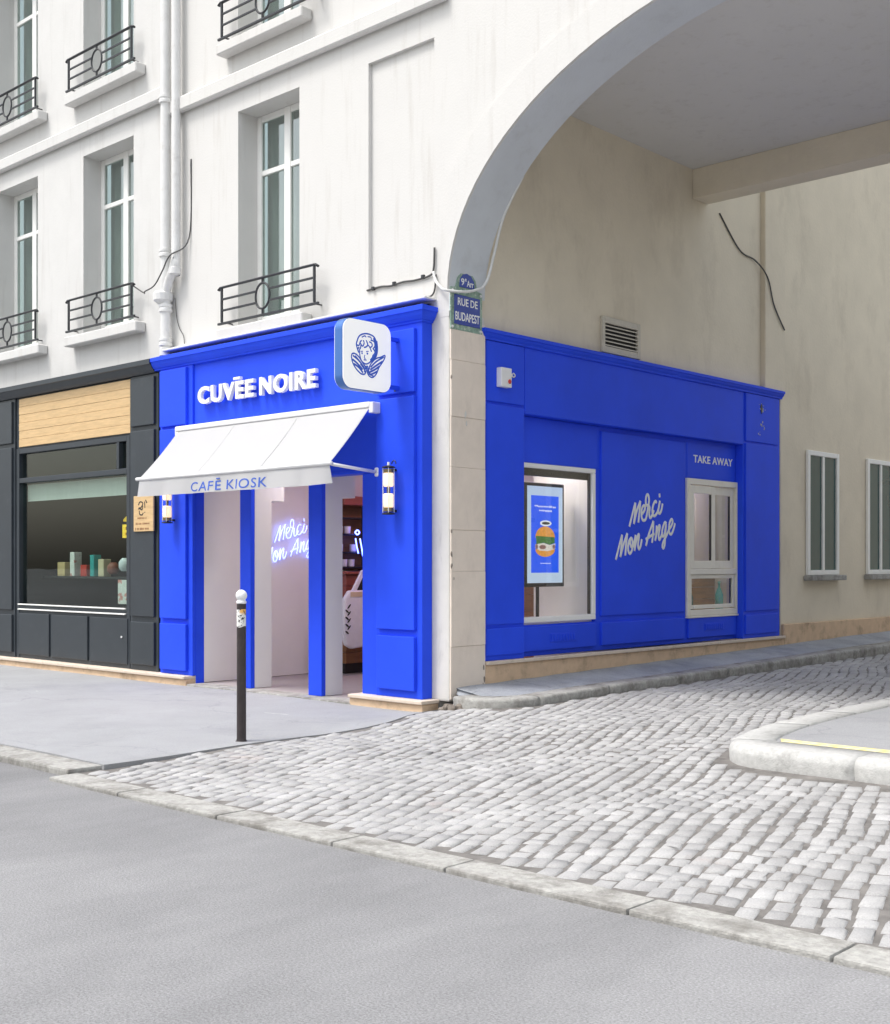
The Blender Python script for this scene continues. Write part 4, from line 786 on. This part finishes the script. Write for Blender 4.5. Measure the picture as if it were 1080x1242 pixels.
wrap(.945, 1.06, 210, 390, 'sticker'); wrap(1.062, 1.085, 216, 300, 'sticker'); wrap(1.05, 1.088, 302, 390, 'sticker_orange')

# ------------------------------------------------------------------ slate coloured shop next door
nb = thing('shopfront', 'slate grey neighbouring shopfront with wooden fascia panel and panelled column', 'shopfront', (-6.6, -.1, 0))
box('column', -5.42, -4.80, -.125, .06, .117, 3.84, 'slate', nb, .005); box('gap_strip', -4.798, -4.73, -.08, .05, .117, 3.84, 'black', nb, 0)
for z0, z1 in ((3.20, 3.80), (.80, 3.14), (.19, .73)): panelA(-5.385, -4.86, z0, z1, -.125, .03, nb, 'slate')
c_ = MB().prism([(.05, 3.842), (-.15, 3.842), (-.18, 3.87), (-.22, 3.93), (-.235, 3.94), (-.235, 4.0), (.0, 4.03)], lambda u, v, x_: (x_, u, v), -14, -4.838).build('cornice', 'slate', nb)
wf = box('fascia_panel', -14, -5.425, -.10, .05, 3.12, 3.838, 'slate', nb, 0)
for i in range(6): box('board', -8.3, -5.44, -.118+.002*(i % 2), -.099, 3.135+i*.115, 3.135+i*.115+.112, 'wood_light', wf, .003)
f = MB()
for xx in (-5.50, -8.35): f.box(xx-.04, xx+.04, -.11, .02, .117, 3.115)
f.box(-8.31, -5.542, -.108, .018, 2.62, 2.69); f.box(-8.31, -5.542, -.108, .018, .80, .86); f.box(-8.31, -5.542, -.108, .018, 3.04, 3.115); f.box(-5.78, -5.72, -.106, .016, 2.692, 3.038)
sw_ = f.build('shop_window', 'slate', nb, .004)
box('pane', -8.31, -5.54, -.05, -.043, .86, 2.62, 'glass_shop', sw_, 0); box('pane', -8.31, -5.542, -.05, -.043, 2.69, 3.04, 'glass_shop', sw_, 0)
box('blind', -8.3, -5.55, .02, .03, 2.36, 2.6, 'curtain', sw_, 0)
for z in (.805, .875): box('bead', -8.31, -5.54, -.135, -.110, z, z+.018, 'frame_white', sw_, .003)
box('stall_board', -8.31, -5.45, -.10, .02, .117, .796, 'slate', nb, 0)
for a, b in ((-6.4, -5.50), (-7.4, -6.46), (-8.3, -7.46)): panelA(a, b, .17, .76, -.10, .022, nb, 'slate')
MB().lathe([(.014, -.135), (.010, -.121)], (-5.62, 0, .52), 10, 1).build('door_knob', 'white_metal', nb)
box('column', -9.0, -8.40, -.125, .06, .117, 3.84, 'slate', nb, .005)
for z0, z1 in ((3.20, 3.80), (.80, 3.14), (.19, .73)): panelA(-8.95, -8.45, z0, z1, -.125, .03, nb, 'slate')
box('wall_panel', -14, -9.003, -.09, .05, .117, 3.115, 'slate', nb, 0)
tag(MB().box(-9, -4.40, .1, 2.6, -.05, .02).build('interior_floor', 'wood_dark'), kind='structure'); tag(MB().box(-9, -4.40, 2.4, 2.5, .03, 3.6).build('interior_wall', 'black'), kind='structure'); tag(MB().box(-9.1, -9.0, .06, 2.6, .03, 3.6).build('interior_wall', 'black'), kind='structure'); tag(MB().box(-9, -4.40, .1, 2.6, 3.6, 3.7).build('interior_ceiling', 'black'), kind='structure')
ys_ = thing('window_letters', 'yellow letters hanging inside the slate shop window', 'sign', (-5.75, .1, 1.8))
for m_ in text('ES', -5.93, -5.56, 1.80, 1.98, .02, SA(.10), .02, True): m_.build('letter', 'yellow_letter', ys_)
tag(box('poster', -6.1, -5.60, .12, .13, .93, 1.25, 'poster', None, 0), 'pale poster with red print low in the slate shop window', 'poster')
for i, (x_, z, s0, m_) in enumerate(((-5.78, 1.48, .08, 'white_metal'), (-5.95, 1.36, .07, 'poster'), (-6.2, 1.45, .09, 'tote'), (-6.5, 1.4, .08, 'wood_red'))):
    tag(MB().lathe([(s0*.6, z-s0), (s0, z-s0*.5), (s0, z+s0*.4), (s0*.5, z+s0)], (x_, .3, 0), 14).build('vase', m_, smooth=True), ['white rounded vase', 'red and pale vase', 'grey vase', 'brown vase'][i]+' on the shelf inside the slate shop window', 'vase')
for i, (x_, w_, h_, m_, lb) in enumerate(((-6.75, .14, .24, 'tan_cloth', 'tan box'), (-6.98, .10, .30, 'teal_glass', 'teal box'), (-7.2, .16, .16, 'red_plastic', 'red box'), (-7.5, .12, .34, 'poster', 'pale printed box'), (-7.8, .2, .2, 'wood_light', 'light wooden box'), (-5.68, .09, .16, 'bluish_shutter', 'grey green box'))):
    tag(box('display_box', x_-w_/2, x_+w_/2, .26, .38, 1.287, 1.287+h_, m_, None, .006), lb+' on the display shelf of the slate shop', 'box')
pd_ = thing('pendant_lamp', 'orange glowing pendant lamp inside the slate shop window', 'lamp', (-6.6, .7, 2.0))
MB().lathe([(.03, 2.22), (.15, 2.08), (.155, 2.05), (.03, 2.06)], (-6.6, .7, 0), 20).build('lamp_shade', 'yellow_letter', pd_); MB().lathe([(.006, 2.21), (.006, 3.6)], (-6.6, .7, 0), 8).build('cord', 'black', pd_)
tag(box('display_shelf', -8.2, -5.6, .2, .42, 1.26, 1.285, 'black', None, .003), 'dark display shelf inside the slate shop window', 'shelf')
pq = thing('plaque', 'light wooden plaque with dark emblem on the slate column', 'plaque', (-5.05, -.17, 1.87))
box('board', -5.27, -4.835, -.178, -.1565, 1.868, 2.315, 'wood_light', pq, .004)
fA = SA(-.1782)
for s_ in ([(-5.16,2.20),(-5.12,2.24),(-5.06,2.22),(-5.10,2.17),(-5.16,2.15)], [(-5.15,2.17),(-5.08,2.14),(-5.06,2.19)], [(-5.14,2.13),(-5.13,2.085),(-5.08,2.075),(-5.05,2.10)], [(-5.02,2.24),(-5.015,2.16)], [(-5.0,2.26),(-4.97,2.22)], [(-5.02,2.11),(-5.015,2.10)]):
    MB().tube([(u, -.179, v) for u, v in smoothpath(s_, 5)], .009, 6, (1, .2, 1)).build('print', 'black', pq)
for (a, b, z) in ((-5.17, -4.97, 2.035), (-5.21, -4.91, 1.965), (-5.22, -4.91, 1.90)):
    u = a
    while u < b: MB().prism(ell(u, z, .009, random.uniform(.010, .018), n=8), lambda p, q, d: fA(p, q, d), .0, .001).build('print', 'wood_dark', pq); u += random.choice((.022, .024, .024, .04))
